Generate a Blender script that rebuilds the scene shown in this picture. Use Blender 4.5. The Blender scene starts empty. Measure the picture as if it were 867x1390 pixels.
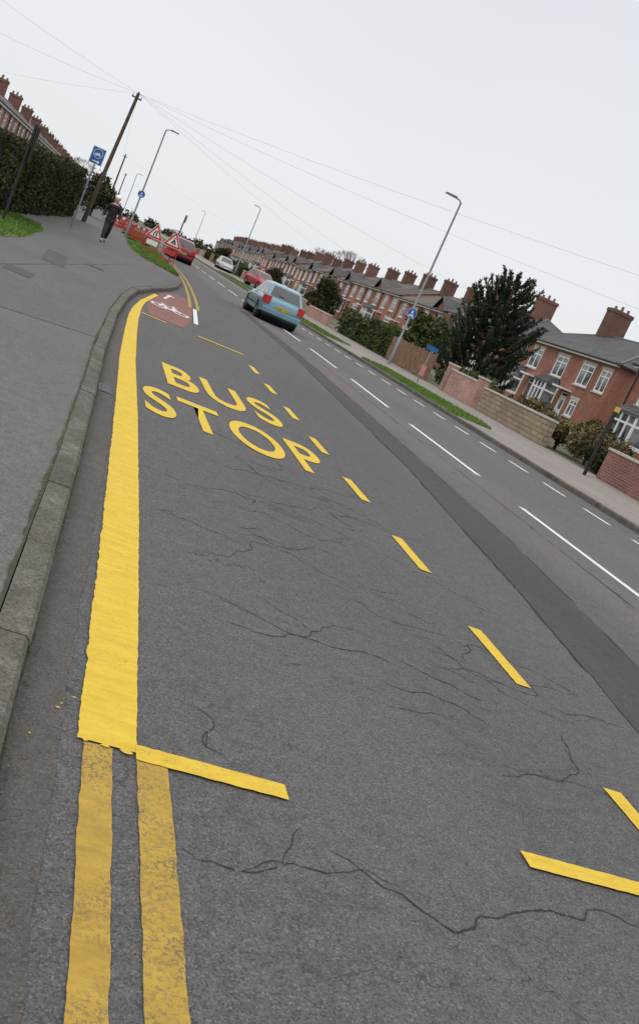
import bpy, bmesh, math, random
import numpy as np
from mathutils import Vector, Matrix
random.seed(7); rng=np.random.default_rng(7)
scene=bpy.context.scene; COL=bpy.context.collection
R=math.radians

# ------------------------------------------------------------------ materials
def newmat(name):
    m=bpy.data.materials.new(name); m.use_nodes=True; nt=m.node_tree
    return m,nt,nt.nodes['Principled BSDF']
def N(nt,t,**kw):
    n=nt.nodes.new(t)
    for k,v in kw.items(): setattr(n,k,v)
    return n
def ramp(nt,stops):
    r=nt.nodes.new('ShaderNodeValToRGB'); e=r.color_ramp.elements
    while len(e)<len(stops): e.new(0.5)
    for i,(p,c) in enumerate(stops):
        e[i].position=p; e[i].color=(c[0],c[1],c[2],1) if not isinstance(c,(int,float)) else (c,c,c,1)
    return r
def mixc(nt,fac,a,b,mode='MIX'):
    m=nt.nodes.new('ShaderNodeMix'); m.data_type='RGBA'; m.blend_type=mode
    for sock,val in ((m.inputs[0],fac),(m.inputs[6],a),(m.inputs[7],b)):
        if hasattr(val,'is_linked') or hasattr(val,'links'): nt.links.new(val,sock)
        elif isinstance(val,(int,float)): sock.default_value=val if sock==m.inputs[0] else (val,val,val,1)
        else: sock.default_value=(val[0],val[1],val[2],1)
    return m.outputs[2]
def mathn(nt,op,a,b=None,clamp=False):
    m=nt.nodes.new('ShaderNodeMath'); m.operation=op; m.use_clamp=clamp
    for s,v in ((m.inputs[0],a),(m.inputs[1],b)):
        if v is None: continue
        if isinstance(v,(int,float)): s.default_value=v
        else: nt.links.new(v,s)
    return m.outputs[0]
def noise(nt,vec,scale,detail=3,rough=0.6,dist=0.0):
    n=nt.nodes.new('ShaderNodeTexNoise'); n.inputs['Scale'].default_value=scale; n.inputs['Detail'].default_value=min(detail,4)
    n.inputs['Roughness'].default_value=rough; n.inputs['Distortion'].default_value=dist
    if vec is not None: nt.links.new(vec,n.inputs['Vector'])
    return n.outputs[0]
def mapping(nt,vec,scale=(1,1,1),loc=(0,0,0)):
    m=nt.nodes.new('ShaderNodeMapping'); m.inputs['Scale'].default_value=scale; m.inputs['Location'].default_value=loc
    nt.links.new(vec,m.inputs['Vector']); return m.outputs[0]
def pos(nt): return nt.nodes.new('ShaderNodeNewGeometry').outputs['Position']
def objc(nt): return nt.nodes.new('ShaderNodeTexCoord').outputs['Object']
def bump(nt,b,h,strength,dist=0.01):
    n=nt.nodes.new('ShaderNodeBump'); n.inputs['Strength'].default_value=strength; n.inputs['Distance'].default_value=dist
    nt.links.new(h,n.inputs['Height']); nt.links.new(n.outputs[0],b.inputs['Normal'])
def simple(name,c,rough=0.6,metal=0.0,var=0.25,scale=6.0,coat=0.0,world=False):
    m,nt,b=newmat(name); v=pos(nt) if world else objc(nt)
    n=noise(nt,v,scale,2,0.65)
    r=ramp(nt,[(0.3,[x*(1-var) for x in c]),(0.7,[min(1,x*(1+var)) for x in c])]); nt.links.new(n,r.inputs[0])
    nt.links.new(r.outputs[0],b.inputs['Base Color']); b.inputs['Roughness'].default_value=rough; b.inputs['Metallic'].default_value=metal
    b.inputs['Coat Weight'].default_value=coat
    return m

def asphalt(name,base,dark,cracks=0.0,zones=False,grain=1.0,contrast=1.0):
    m,nt,b=newmat(name); P=pos(nt)
    big=noise(nt,mapping(nt,P,(0.9,0.35,1)),0.7,4,0.65)
    r=ramp(nt,[(0.3,dark),(0.7,base)]); nt.links.new(big,r.inputs[0]); col=r.outputs[0]
    mid=noise(nt,P,11,4,0.8); rm=ramp(nt,[(0.3,(0.83,)*3),(0.7,(1.15,)*3)]); nt.links.new(mid,rm.inputs[0])
    col=mixc(nt,1.0,col,rm.outputs[0],'MULTIPLY')
    vo=N(nt,'ShaderNodeTexVoronoi'); vo.inputs['Scale'].default_value=190*grain; nt.links.new(P,vo.inputs['Vector'])
    sep=N(nt,'ShaderNodeSeparateColor'); nt.links.new(vo.outputs['Color'],sep.inputs[0])
    c=contrast
    rs=ramp(nt,[(0.0,(1-.50*c,)*3),(0.4,(0.94,)*3),(0.88,(1+.20*c,)*3),(1.0,(1+.8*c,1+.76*c,1+.72*c))]); nt.links.new(sep.outputs[0],rs.inputs[0])
    col=mixc(nt,0.9,col,rs.outputs[0],'MULTIPLY')
    if zones:
        sx=N(nt,'ShaderNodeSeparateXYZ'); nt.links.new(P,sx.inputs[0])
        xx=mathn(nt,'ADD',sx.outputs[0],mathn(nt,'MULTIPLY',big,0.5))
        rz=ramp(nt,[(0.0,(0.97,0.97,0.97)),(0.16,(1.05,1.04,1.03)),(0.26,(0.97,0.97,0.97)),(0.52,(1.0,1.0,1.0)),(0.585,(1.27,1.18,1.14)),(0.68,(1.32,1.23,1.18)),(0.76,(1.12,1.08,1.05)),(0.88,(1.25,1.18,1.14)),(1.0,(1.1,1.06,1.04))])
        nt.links.new(mathn(nt,'MULTIPLY',xx,0.1),rz.inputs[0])
        col=mixc(nt,1.0,col,rz.outputs[0],'MULTIPLY')
    if cracks>0:
        dn=N(nt,'ShaderNodeTexNoise'); dn.inputs['Scale'].default_value=2.6; dn.inputs['Detail'].default_value=4; dn.inputs['Roughness'].default_value=0.7; nt.links.new(P,dn.inputs['Vector'])
        vm=N(nt,'ShaderNodeVectorMath',operation='SCALE'); nt.links.new(dn.outputs['Color'],vm.inputs[0]); vm.inputs['Scale'].default_value=0.45
        va=N(nt,'ShaderNodeVectorMath',operation='ADD'); nt.links.new(P,va.inputs[0]); nt.links.new(vm.outputs[0],va.inputs[1])
        mp=N(nt,'ShaderNodeMapping'); mp.inputs['Scale'].default_value=(0.8,2.6,1); mp.inputs['Rotation'].default_value=(0,0,R(-6)); nt.links.new(va.outputs[0],mp.inputs['Vector'])
        cv=N(nt,'ShaderNodeTexVoronoi',feature='DISTANCE_TO_EDGE'); cv.inputs['Scale'].default_value=0.85; nt.links.new(mp.outputs[0],cv.inputs['Vector'])
        rc=ramp(nt,[(0.0,1.0),(0.006,0.0)]); nt.links.new(cv.outputs['Distance'],rc.inputs[0])
        mk_=ramp(nt,[(.46,0.0),(.56,1.0)]); nt.links.new(noise(nt,mapping(nt,P,(1,1,1),(11,9,0)),0.7,2),mk_.inputs[0])
        cf=mathn(nt,'MULTIPLY',mathn(nt,'MULTIPLY',rc.outputs[0],mk_.outputs[0]),cracks,True)
        col=mixc(nt,cf,col,(0.026,0.025,0.024))
    nt.links.new(col,b.inputs['Base Color']); b.inputs['Roughness'].default_value=0.85
    b.inputs['Specular IOR Level'].default_value=0.3
    bump(nt,b,noise(nt,P,80,2,0.8),0.6,0.006)
    return m
M={}
M['road']=asphalt('road_asphalt',(0.116,0.112,0.110),(0.096,0.094,0.093),0.7,True)
M['seam']=asphalt('patch_asphalt',(0.070,0.070,0.072),(0.058,0.058,0.060),0.0,contrast=.8)
M['gutter']=asphalt('gutter_asphalt',(0.115,0.104,0.096),(0.083,0.077,0.072),0.0,contrast=.7)
M['pave']=asphalt('pavement_asphalt',(0.155,0.143,0.138),(0.125,0.116,0.112),0.15,contrast=.8)
M['paveblue']=asphalt('pavement_older',(0.138,0.131,0.131),(0.108,0.104,0.105),0.3,contrast=.8)
M['pavedark']=asphalt('pavement_patch',(0.095,0.092,0.093),(0.075,0.073,0.075),0.0,contrast=.8)
M['paveR']=asphalt('far_pavement',(0.30,0.26,0.24),(0.23,0.205,0.19),0.1,contrast=.6)
M['red']=asphalt('red_cycle_surface',(0.27,0.125,0.105),(0.20,0.095,0.08),0.0,contrast=.7)

def paint(name,c,c2,wear=0.35,wearpos=0.62,streak=False):
    m,nt,b=newmat(name); P=pos(nt)
    n=noise(nt,mapping(nt,P,(1,2.2,1)),7,4,0.7); r=ramp(nt,[(0.3,c2),(0.65,c)]); nt.links.new(n,r.inputs[0]); col=r.outputs[0]
    if streak:
        w=noise(nt,mapping(nt,P,(1.0,8,1)),3.1,4,0.75); rw=ramp(nt,[(0.35,(0.90,0.88,0.83)),(0.6,(1.02,1.02,1.0))]); nt.links.new(w,rw.inputs[0])
        col=mixc(nt,0.8,col,rw.outputs[0],'MULTIPLY')
    g=noise(nt,P,80,4,0.8); rg=ramp(nt,[(wearpos,0.0),(wearpos+0.06,1.0)]); nt.links.new(g,rg.inputs[0])
    patch=noise(nt,P,3.5,3); rp=ramp(nt,[(0.40,0.15),(0.62,1.0)]); nt.links.new(patch,rp.inputs[0])
    f=mathn(nt,'MULTIPLY',mathn(nt,'MULTIPLY',rg.outputs[0],rp.outputs[0]),wear)
    col=mixc(nt,f,col,(0.12,0.10,0.08))
    nt.links.new(col,b.inputs['Base Color']); b.inputs['Roughness'].default_value=0.7; b.inputs['Specular IOR Level'].default_value=0.22
    bump(nt,b,g,0.45,0.004)
    return m
M['yellow']=paint('fresh_yellow_paint',(0.73,0.52,0.060),(0.64,0.425,0.045),0.7,0.58,True)
M['yellowold']=paint('worn_yellow_paint',(0.50,0.325,0.060),(0.38,0.245,0.050),0.8,0.50,True)
M['white']=paint('white_road_paint',(0.76,0.76,0.74),(0.62,0.61,0.59),0.6,0.58)
def kerbmat():
    m,nt,b=newmat('kerb_concrete'); P=pos(nt)
    r=ramp(nt,[(0.3,(0.078,0.069,0.057)),(0.55,(0.128,0.116,0.098)),(0.75,(0.185,0.17,0.148))]); nt.links.new(noise(nt,P,6,4,0.75),r.inputs[0])
    g=ramp(nt,[(0.48,0.0),(0.66,0.75)]); nt.links.new(noise(nt,P,1.6,4,0.7),g.inputs[0])
    col=mixc(nt,g.outputs[0],r.outputs[0],(0.066,0.060,0.043))
    vo=N(nt,'ShaderNodeTexVoronoi'); vo.inputs['Scale'].default_value=110; nt.links.new(P,vo.inputs['Vector'])
    sep=N(nt,'ShaderNodeSeparateColor'); nt.links.new(vo.outputs['Color'],sep.inputs[0]); rs=ramp(nt,[(0,(0.65,)*3),(1,(1.35,)*3)]); nt.links.new(sep.outputs[0],rs.inputs[0]); col=mixc(nt,1,col,rs.outputs[0],'MULTIPLY')
    nt.links.new(col,b.inputs['Base Color']); b.inputs['Roughness'].default_value=0.9
    bump(nt,b,noise(nt,P,60,3,0.75),0.8,0.008); return m
M['kerb']=kerbmat()
def groundmat(name,a,bc,sc=1.5):
    m,nt,b=newmat(name); P=pos(nt)
    r=ramp(nt,[(0.3,a),(0.7,bc)]); nt.links.new(noise(nt,P,sc,4,0.7),r.inputs[0]); nt.links.new(r.outputs[0],b.inputs['Base Color'])
    b.inputs['Roughness'].default_value=0.95; bump(nt,b,noise(nt,P,30,2),0.7,0.02); return m
M['grass']=groundmat('grass_turf',(0.06,0.11,0.02),(0.12,0.20,0.035),3)
M['dirt']=groundmat('gutter_dirt',(0.035,0.032,0.022),(0.07,0.065,0.04),9)
M['moss']=groundmat('kerb_moss',(0.05,0.055,0.015),(0.09,0.11,0.025),9)
M['ground']=groundmat('ground_soil',(0.07,0.09,0.035),(0.12,0.12,0.07),0.4)
M['garden']=groundmat('garden_ground',(0.08,0.10,0.035),(0.17,0.155,0.11),0.8)
def leafmat(name,a,bc,c3=None):
    m,nt,b=newmat(name); g=N(nt,'ShaderNodeNewGeometry')
    n=noise(nt,g.outputs['Position'],1.3,2,0.6)
    f=mathn(nt,'ADD',mathn(nt,'MULTIPLY',g.outputs['Random Per Island'],0.45),mathn(nt,'MULTIPLY',n,0.6))
    r=ramp(nt,[(0.25,a),(0.6,bc),(0.85,c3 or [x*1.5 for x in bc])]); nt.links.new(f,r.inputs[0]); nt.links.new(r.outputs[0],b.inputs['Base Color'])
    b.inputs['Roughness'].default_value=0.7; b.inputs['Specular IOR Level'].default_value=0.25; return m
M['hedge']=leafmat('hedge_leaves',(0.018,0.021,0.008),(0.042,0.048,0.016),(0.10,0.095,0.03))
M['shrub']=leafmat('shrub_leaves',(0.030,0.045,0.013),(0.065,0.095,0.026),(0.12,0.155,0.045))
M['brownshrub']=leafmat('brown_shrub_leaves',(0.06,0.05,0.022),(0.14,0.115,0.05),(0.24,0.19,0.09))
M['conifer']=leafmat('conifer_needles',(0.014,0.024,0.013),(0.036,0.055,0.028),(0.075,0.10,0.055))
M['blade']=leafmat('grass_blades',(0.06,0.12,0.02),(0.12,0.21,0.035),(0.20,0.28,0.07))
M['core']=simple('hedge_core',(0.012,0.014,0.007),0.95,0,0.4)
M['bark']=simple('tree_bark',(0.08,0.068,0.055),0.9,0,0.4,12)
def brick(name,c1,c2,mortar,sc=1.0):
    m,nt,b=newmat(name); O=objc(nt); s=N(nt,'ShaderNodeSeparateXYZ'); nt.links.new(O,s.inputs[0])
    cb=N(nt,'ShaderNodeCombineXYZ'); nt.links.new(mathn(nt,'ADD',s.outputs[0],s.outputs[1]),cb.inputs[0]); nt.links.new(s.outputs[2],cb.inputs[1])
    bt=N(nt,'ShaderNodeTexBrick'); nt.links.new(cb.outputs[0],bt.inputs['Vector'])
    bt.inputs['Color1'].default_value=(*c1,1); bt.inputs['Color2'].default_value=(*c2,1); bt.inputs['Mortar'].default_value=(*mortar,1)
    bt.inputs['Scale'].default_value=1.0*sc; bt.inputs['Brick Width'].default_value=0.225; bt.inputs['Row Height'].default_value=0.075; bt.inputs['Mortar Size'].default_value=0.009
    oi=N(nt,'ShaderNodeObjectInfo')
    n=noise(nt,O,1.1,4,0.7); r=ramp(nt,[(0.3,(0.72,0.70,0.70)),(0.7,(1.2,1.18,1.16))]); nt.links.new(n,r.inputs[0])
    col=mixc(nt,1.0,bt.outputs[0],r.outputs[0],'MULTIPLY')
    rr=ramp(nt,[(0,(0.78,0.76,0.78)),(0.5,(1,1,1)),(1,(1.22,1.15,1.1))]); nt.links.new(oi.outputs['Random'],rr.inputs[0])
    col=mixc(nt,1.0,col,rr.outputs[0],'MULTIPLY')
    nt.links.new(col,b.inputs['Base Color']); b.inputs['Roughness'].default_value=0.88
    return m
M['brick']=brick('red_brick',(0.37,0.130,0.080),(0.28,0.098,0.064),(0.31,0.22,0.175))
M['brickchim']=brick('chimney_brick',(0.19,0.080,0.057),(0.135,0.062,0.048),(0.15,0.12,0.10))
M['brickwall']=brick('garden_wall_brick',(0.22,0.085,0.062),(0.155,0.066,0.052),(0.23,0.195,0.165))
M['brickpink']=brick('pale_red_brick',(0.40,0.20,0.155),(0.30,0.14,0.105),(0.46,0.40,0.36))
M['stone']=brick('buff_stone_block',(0.31,0.25,0.175),(0.24,0.19,0.13),(0.16,0.13,0.095),0.45)
def tiles(name,a,bc):
    m,nt,b=newmat(name); O=objc(nt); s=N(nt,'ShaderNodeSeparateXYZ'); nt.links.new(O,s.inputs[0])
    cb=N(nt,'ShaderNodeCombineXYZ'); nt.links.new(s.outputs[1],cb.inputs[0]); nt.links.new(mathn(nt,'MULTIPLY',s.outputs[2],1.7),cb.inputs[1])
    bt=N(nt,'ShaderNodeTexBrick'); nt.links.new(cb.outputs[0],bt.inputs['Vector'])
    bt.inputs['Color1'].default_value=(*a,1); bt.inputs['Color2'].default_value=(*bc,1); bt.inputs['Mortar'].default_value=(a[0]*.4,a[1]*.4,a[2]*.4,1)
    bt.inputs['Scale'].default_value=1; bt.inputs['Brick Width'].default_value=0.3; bt.inputs['Row Height'].default_value=0.3; bt.inputs['Mortar Size'].default_value=0.015
    r=ramp(nt,[(0.3,(0.65,0.66,0.66)),(0.75,(1.3,1.27,1.2))]); nt.links.new(noise(nt,O,0.9,4,0.72),r.inputs[0])
    col=mixc(nt,1.0,bt.outputs[0],r.outputs[0],'MULTIPLY'); oi=N(nt,'ShaderNodeObjectInfo')
    rr=ramp(nt,[(0,(0.72,0.72,0.75)),(1,(1.3,1.2,1.1))]); nt.links.new(oi.outputs['Random'],rr.inputs[0]); col=mixc(nt,1.0,col,rr.outputs[0],'MULTIPLY')
    nt.links.new(col,b.inputs['Base Color']); b.inputs['Roughness'].default_value=0.8; return m
M['slate']=tiles('grey_slate',(0.105,0.108,0.115),(0.080,0.083,0.090))
M['tile']=tiles('brown_tile',(0.125,0.100,0.092),(0.09,0.075,0.070))
M['upvc']=simple('white_window_frame',(0.80,0.81,0.81),0.4,0,0.04)
M['sill']=simple('stone_sill',(0.48,0.45,0.40),0.85,0,0.15)
M['pot']=simple('clay_pot',(0.28,0.14,0.095),0.8,0,0.3)
M['lead']=simple('lead_flashing',(0.14,0.14,0.15),0.6,0,0.2)
M['gut']=simple('black_gutter',(0.02,0.02,0.02),0.4,0,0.2)
M['doorred']=simple('door_red',(0.22,0.03,0.03),0.35,0,0.1); M['doorgreen']=simple('door_green',(0.03,0.09,0.06),0.35,0,0.1); M['doorwhite']=simple('door_white',(0.7,0.7,0.7),0.35,0,0.05)
def glassmat(name,base,rough=0.06,hi=2.4):
    m,nt,b=newmat(name); n=noise(nt,objc(nt),1.2,2); r=ramp(nt,[(0.4,base),(0.6,[x*hi+0.02 for x in base])]); nt.links.new(n,r.inputs[0]); nt.links.new(r.outputs[0],b.inputs['Base Color'])
    b.inputs['Roughness'].default_value=rough; b.inputs['Specular IOR Level'].default_value=0.8; b.inputs['Coat Weight'].default_value=0.5; return m
M['glass']=glassmat('window_glass',(0.04,0.045,0.05),hi=4.0); M['carglass']=glassmat('car_glass',(0.006,0.009,0.012),0.12,1.3)
M['galv']=simple('galvanised_steel',(0.24,0.26,0.28),0.5,0.4,0.12,4); M['lamphead']=simple('lamp_head_grey',(0.12,0.125,0.13),0.5,0.2,0.1)
M['wood']=simple('weathered_pole_wood',(0.085,0.062,0.045),0.9,0,0.4,5); M['fence']=simple('fence_timber',(0.20,0.12,0.07),0.85,0,0.35,3)
M['black']=simple('black_paint',(0.015,0.015,0.016),0.45,0,0.2); M['blue']=simple('sign_blue',(0.01,0.10,0.33),0.4,0,0.08)
M['signwhite']=simple('sign_white',(0.8,0.8,0.8),0.4,0,0.04); M['signred']=simple('sign_red',(0.62,0.025,0.02),0.4,0,0.08)
M['plastic']=simple('barrier_red_plastic',(0.46,0.04,0.025),0.5,0,0.15); M['signyellow']=simple('sign_yellow',(0.62,0.43,0.04),0.4,0,0.08)
M['pink']=simple('notice_pink',(0.5,0.20,0.21),0.5,0,0.1); M['wire']=simple('wire_grey',(0.26,0.265,0.28),0.7,0,0.1)
M['rubber']=simple('tyre_rubber',(0.015,0.015,0.015),0.85,0,0.2); M['alloy']=simple('wheel_alloy',(0.35,0.36,0.37),0.35,0.7,0.1)
M['taillight']=simple('tail_light_red',(0.45,0.012,0.014),0.2,0,0.1,coat=.7); M['headlight']=simple('headlight_clear',(0.6,0.62,0.65),0.1,0,0.1,coat=1)
def carpaint(n,c): return simple(n,c,0.28,0.25,0.05,2,coat=0.6)
M['trim']=simple('car_trim',(0.02,0.02,0.022),0.6,0,0.1)
M['skin']=simple('skin',(0.52,0.32,0.24),0.6,0,0.05); M['hair']=simple('white_hair',(0.82,0.80,0.77),0.8,0,0.10,40)
M['coat']=simple('dark_coat',(0.014,0.014,0.017),0.85,0,0.4,8); M['trousers']=simple('dark_trousers',(0.026,0.020,0.025),0.85,0,0.3,8)
M['shoe']=simple('brown_shoe',(0.10,0.04,0.02),0.6,0,0.2)
M['crack']=simple('crack_dark',(0.030,0.029,0.028),0.95,0,0.3,20,world=True)

# ------------------------------------------------------------------ builders
KIDS={}
def reg(o,parent):
    COL.objects.link(o)
    if parent is not None:
        o.parent=parent; KIDS.setdefault(parent.name,[]).append(o)
def thing(name,label,cat,loc=(0,0,0),rz=0,group=None):
    o=bpy.data.objects.new(name,None); o.empty_display_size=0.3; o.location=loc; o.rotation_euler=(0,0,rz); reg(o,None)
    o['label']=label; o['category']=cat
    if group: o['group']=group
    return o
def tag(o,label,cat,group=None):
    o['label']=label; o['category']=cat
    if group: o['group']=group
def dup(o,parent=None,loc=None,rz=None,scale=None,label=None):
    n=o.copy(); COL.objects.link(n)
    if parent is not None: n.parent=parent; KIDS.setdefault(parent.name,[]).append(n)
    if loc is not None: n.location=loc
    if rz is not None: n.rotation_euler=(0,0,rz)
    if scale is not None: n.scale=scale
    if label: n['label']=label
    for c in KIDS.get(o.name,[]): dup(c,n)
    return n
class MB:
    def __init__(s): s.v=[]; s.f=[]; s.m=[]; s.sm=[]
    def add(s,vs,fs,mi=0,sm=False):
        o=len(s.v); s.v+= [tuple(x) for x in vs]
        for f in fs: s.f.append(tuple(i+o for i in f)); s.m.append(mi); s.sm.append(sm)
        return s
    def box(s,c,d,mi=0,rz=0,mat=None):
        x,y,z=[k/2 for k in d]; vs=[Vector((a*x,b*y,e*z)) for a in(-1,1) for b in(-1,1) for e in(-1,1)]
        if rz: rm=Matrix.Rotation(rz,3,'Z'); vs=[rm@v for v in vs]
        if mat is not None: vs=[mat@v for v in vs]
        vs=[v+Vector(c) for v in vs]
        return s.add(vs,[(0,1,3,2),(4,6,7,5),(0,4,5,1),(2,3,7,6),(0,2,6,4),(1,5,7,3)],mi)
    def b2(s,x0,x1,y0,y1,z0,z1,mi=0): return s.box(((x0+x1)/2,(y0+y1)/2,(z0+z1)/2),(x1-x0,y1-y0,z1-z0),mi)
    def tube(s,pts,rads,n=10,mi=0,caps=True):
        pts=[Vector(p) for p in pts]; rings=[]
        if isinstance(rads,(int,float)): rads=[rads]*len(pts)
        for i,p in enumerate(pts):
            t=(pts[min(i+1,len(pts)-1)]-pts[max(i-1,0)]).normalized()
            a=Vector((0,0,1)) if abs(t.z)<0.9 else Vector((1,0,0)); u=t.cross(a).normalized(); w=t.cross(u)
            rings.append([p+rads[i]*(math.cos(2*math.pi*k/n)*u+math.sin(2*math.pi*k/n)*w) for k in range(n)])
        vs=[v for r in rings for v in r]; fs=[]
        for i in range(len(pts)-1):
            for k in range(n): fs.append((i*n+k,i*n+(k+1)%n,(i+1)*n+(k+1)%n,(i+1)*n+k))
        s.add(vs,fs,mi,True)
        if caps: s.add(rings[0],[tuple(range(n))],mi); s.add(rings[-1],[tuple(range(n))],mi)
        return s
    def prism(s,poly,d,mi=0,frame=None):
        o,u,v,n=[Vector(k) for k in frame]; a=[o+u*p[0]+v*p[1] for p in poly]; b=[q+n*d for q in a]; k=len(poly)
        fs=[tuple(range(k)),tuple(range(2*k-1,k-1,-1))]+[(i,(i+1)%k,k+(i+1)%k,k+i) for i in range(k)]
        return s.add(a+b,fs,mi)
    def obj(s,name,mats,parent=None,recalc=True,bevel=0):
        me=bpy.data.meshes.new(name); me.from_pydata(s.v,[],s.f)
        for m in (mats if isinstance(mats,list) else [mats]): me.materials.append(m)
        me.polygons.foreach_set('material_index',s.m); me.polygons.foreach_set('use_smooth',s.sm)
        if recalc:
            bm=bmesh.new(); bm.from_mesh(me); bmesh.ops.recalc_face_normals(bm,faces=bm.faces); bm.to_mesh(me); bm.free()
        me.update(); o=bpy.data.objects.new(name,me); reg(o,parent)
        if bevel: md=o.modifiers.new('b','BEVEL'); md.width=bevel; md.segments=3; md.limit_method='ANGLE'; md.angle_limit=R(30)
        return o
def lerp_tab(tab):
    ys=[t[0] for t in tab]; xs=[t[1] for t in tab]
    return lambda y: float(np.interp(y,ys,xs))
def sheet(name,xl,xr,ys,z,mat,jit=0.0,jit2=None,nx=1):
    v=[];f=[]; j2=jit if jit2 is None else jit2; ja=jb=0
    for y in ys:
        ja=ja*.6+random.uniform(-jit,jit)*.8; jb=jb*.6+random.uniform(-j2,j2)*.8
        a=xl(y)+ja; b=xr(y)+jb
        for k in range(nx+1): v.append((a+(b-a)*k/nx,y,z if not callable(z) else z(y)))
    w=nx+1
    for i in range(len(ys)-1):
        for k in range(nx): f.append((i*w+k,i*w+k+1,(i+1)*w+k+1,(i+1)*w+k))
    me=bpy.data.meshes.new(name); me.from_pydata(v,[],f); me.materials.append(mat); o=bpy.data.objects.new(name,me); reg(o,None); o['kind']='structure'; return o
def yr(a,b,st): n=max(1,int(round((b-a)/st))); return [a+(b-a)*i/n for i in range(n+1)]
def leafcloud(name,pts,size,mat,parent=None,aspect=0.6,updir=None):
    n=len(pts); pts=np.asarray(pts,dtype=float)
    d=rng.normal(size=(n,3)); d/=np.linalg.norm(d,axis=1)[:,None]
    if updir is not None: d=np.asarray(updir,dtype=float)+0.35*d; d/=np.linalg.norm(d,axis=1)[:,None]
    e=rng.normal(size=(n,3)); e-= (e*d).sum(1)[:,None]*d; e/=np.linalg.norm(e,axis=1)[:,None]
    s=size*rng.uniform(0.6,1.3,size=(n,1))
    V=np.empty((n,4,3)); V[:,0]=pts-e*s*aspect*.5; V[:,1]=pts+e*s*aspect*.5; V[:,2]=pts+d*s+e*s*aspect*.25; V[:,3]=pts+d*s-e*s*aspect*.25
    me=bpy.data.meshes.new(name); me.vertices.add(n*4); me.vertices.foreach_set('co',V.reshape(-1))
    me.loops.add(n*4); me.loops.foreach_set('vertex_index',np.arange(n*4,dtype=np.int32))
    me.polygons.add(n); me.polygons.foreach_set('loop_start',np.arange(0,n*4,4,dtype=np.int32))
    try: me.polygons.foreach_set('loop_total',np.full(n,4,dtype=np.int32))
    except Exception: pass
    me.materials.append(mat); me.update(calc_edges=True); me.validate()
    o=bpy.data.objects.new(name,me); reg(o,parent); return o

# ------------------------------------------------------------------ world, sun, camera
w=bpy.data.worlds.new('World'); scene.world=w; w.use_nodes=True; nt=w.node_tree; bg=nt.nodes['Background']
sky=N(nt,'ShaderNodeTexSky',sky_type='NISHITA'); sky.sun_disc=False; sky.sun_elevation=R(45); sky.sun_rotation=R(200)
tc=N(nt,'ShaderNodeTexCoord'); sp=N(nt,'ShaderNodeSeparateXYZ'); nt.links.new(tc.outputs['Generated'],sp.inputs[0])
g=ramp(nt,[(0.0,(0.81,0.83,0.855)),(0.12,(0.84,0.855,0.88)),(0.35,(0.79,0.81,0.845)),(0.55,(0.84,0.86,0.89)),(0.8,(1.0,1.0,1.0))]); nt.links.new(sp.outputs[2],g.inputs[0])
cl=noise(nt,mapping(nt,tc.outputs['Generated'],(1,1,2.5)),1.6,3,0.5); rc=ramp(nt,[(0.3,(0.965,0.968,0.975)),(0.7,(1.03,1.03,1.03))]); nt.links.new(cl,rc.inputs[0])
cloud=mixc(nt,1.0,g.outputs[0],rc.outputs[0],'MULTIPLY')
mr=N(nt,'ShaderNodeMapRange'); nt.links.new(sp.outputs[2],mr.inputs[0]); mr.inputs[1].default_value=0.5; mr.inputs[2].default_value=0.9; mr.inputs[3].default_value=1.0; mr.inputs[4].default_value=1.45
vs_=N(nt,'ShaderNodeVectorMath',operation='SCALE'); nt.links.new(cloud,vs_.inputs[0]); nt.links.new(mr.outputs[0],vs_.inputs['Scale'])
s10=mixc(nt,1.0,sky.outputs[0],(0.1,0.1,0.1),'MULTIPLY')
fin=mixc(nt,0.94,s10,vs_.outputs[0]); nt.links.new(fin,bg.inputs[0]); bg.inputs[1].default_value=1.0
sd=bpy.data.lights.new('sun','SUN'); sd.energy=0.8; sd.angle=R(30); sd.color=(1,0.97,0.93); so=bpy.data.objects.new('sun',sd); COL.objects.link(so); so.rotation_euler=(R(42),0,R(-50))
scene.view_settings.view_transform='Standard'; scene.view_settings.look='None'; scene.view_settings.exposure=0
th=R(24.0); p=math.atan(222.6/1264.0); phi=R(17.4)
fw=Vector((math.sin(phi)*math.cos(p),math.cos(phi)*math.cos(p),-math.sin(p))); r0=Vector((math.cos(phi),-math.sin(phi),0)); u0=r0.cross(fw)
cx_=r0*math.cos(th)+u0*math.sin(th); cy_=-r0*math.sin(th)+u0*math.cos(th)
cd=bpy.data.cameras.new('camera'); cam=bpy.data.objects.new('camera',cd); COL.objects.link(cam); scene.camera=cam
cd.sensor_fit='VERTICAL'; cd.sensor_height=36; cd.lens=1264.0/1390*36; cd.shift_y=-45/1390; cd.clip_end=4000; cd.clip_start=0.05
mw=Matrix((( cx_.x,cy_.x,-fw.x,0),(cx_.y,cy_.y,-fw.y,0),(cx_.z,cy_.z,-fw.z,1.5),(0,0,0,1))); cam.matrix_world=mw

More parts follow.
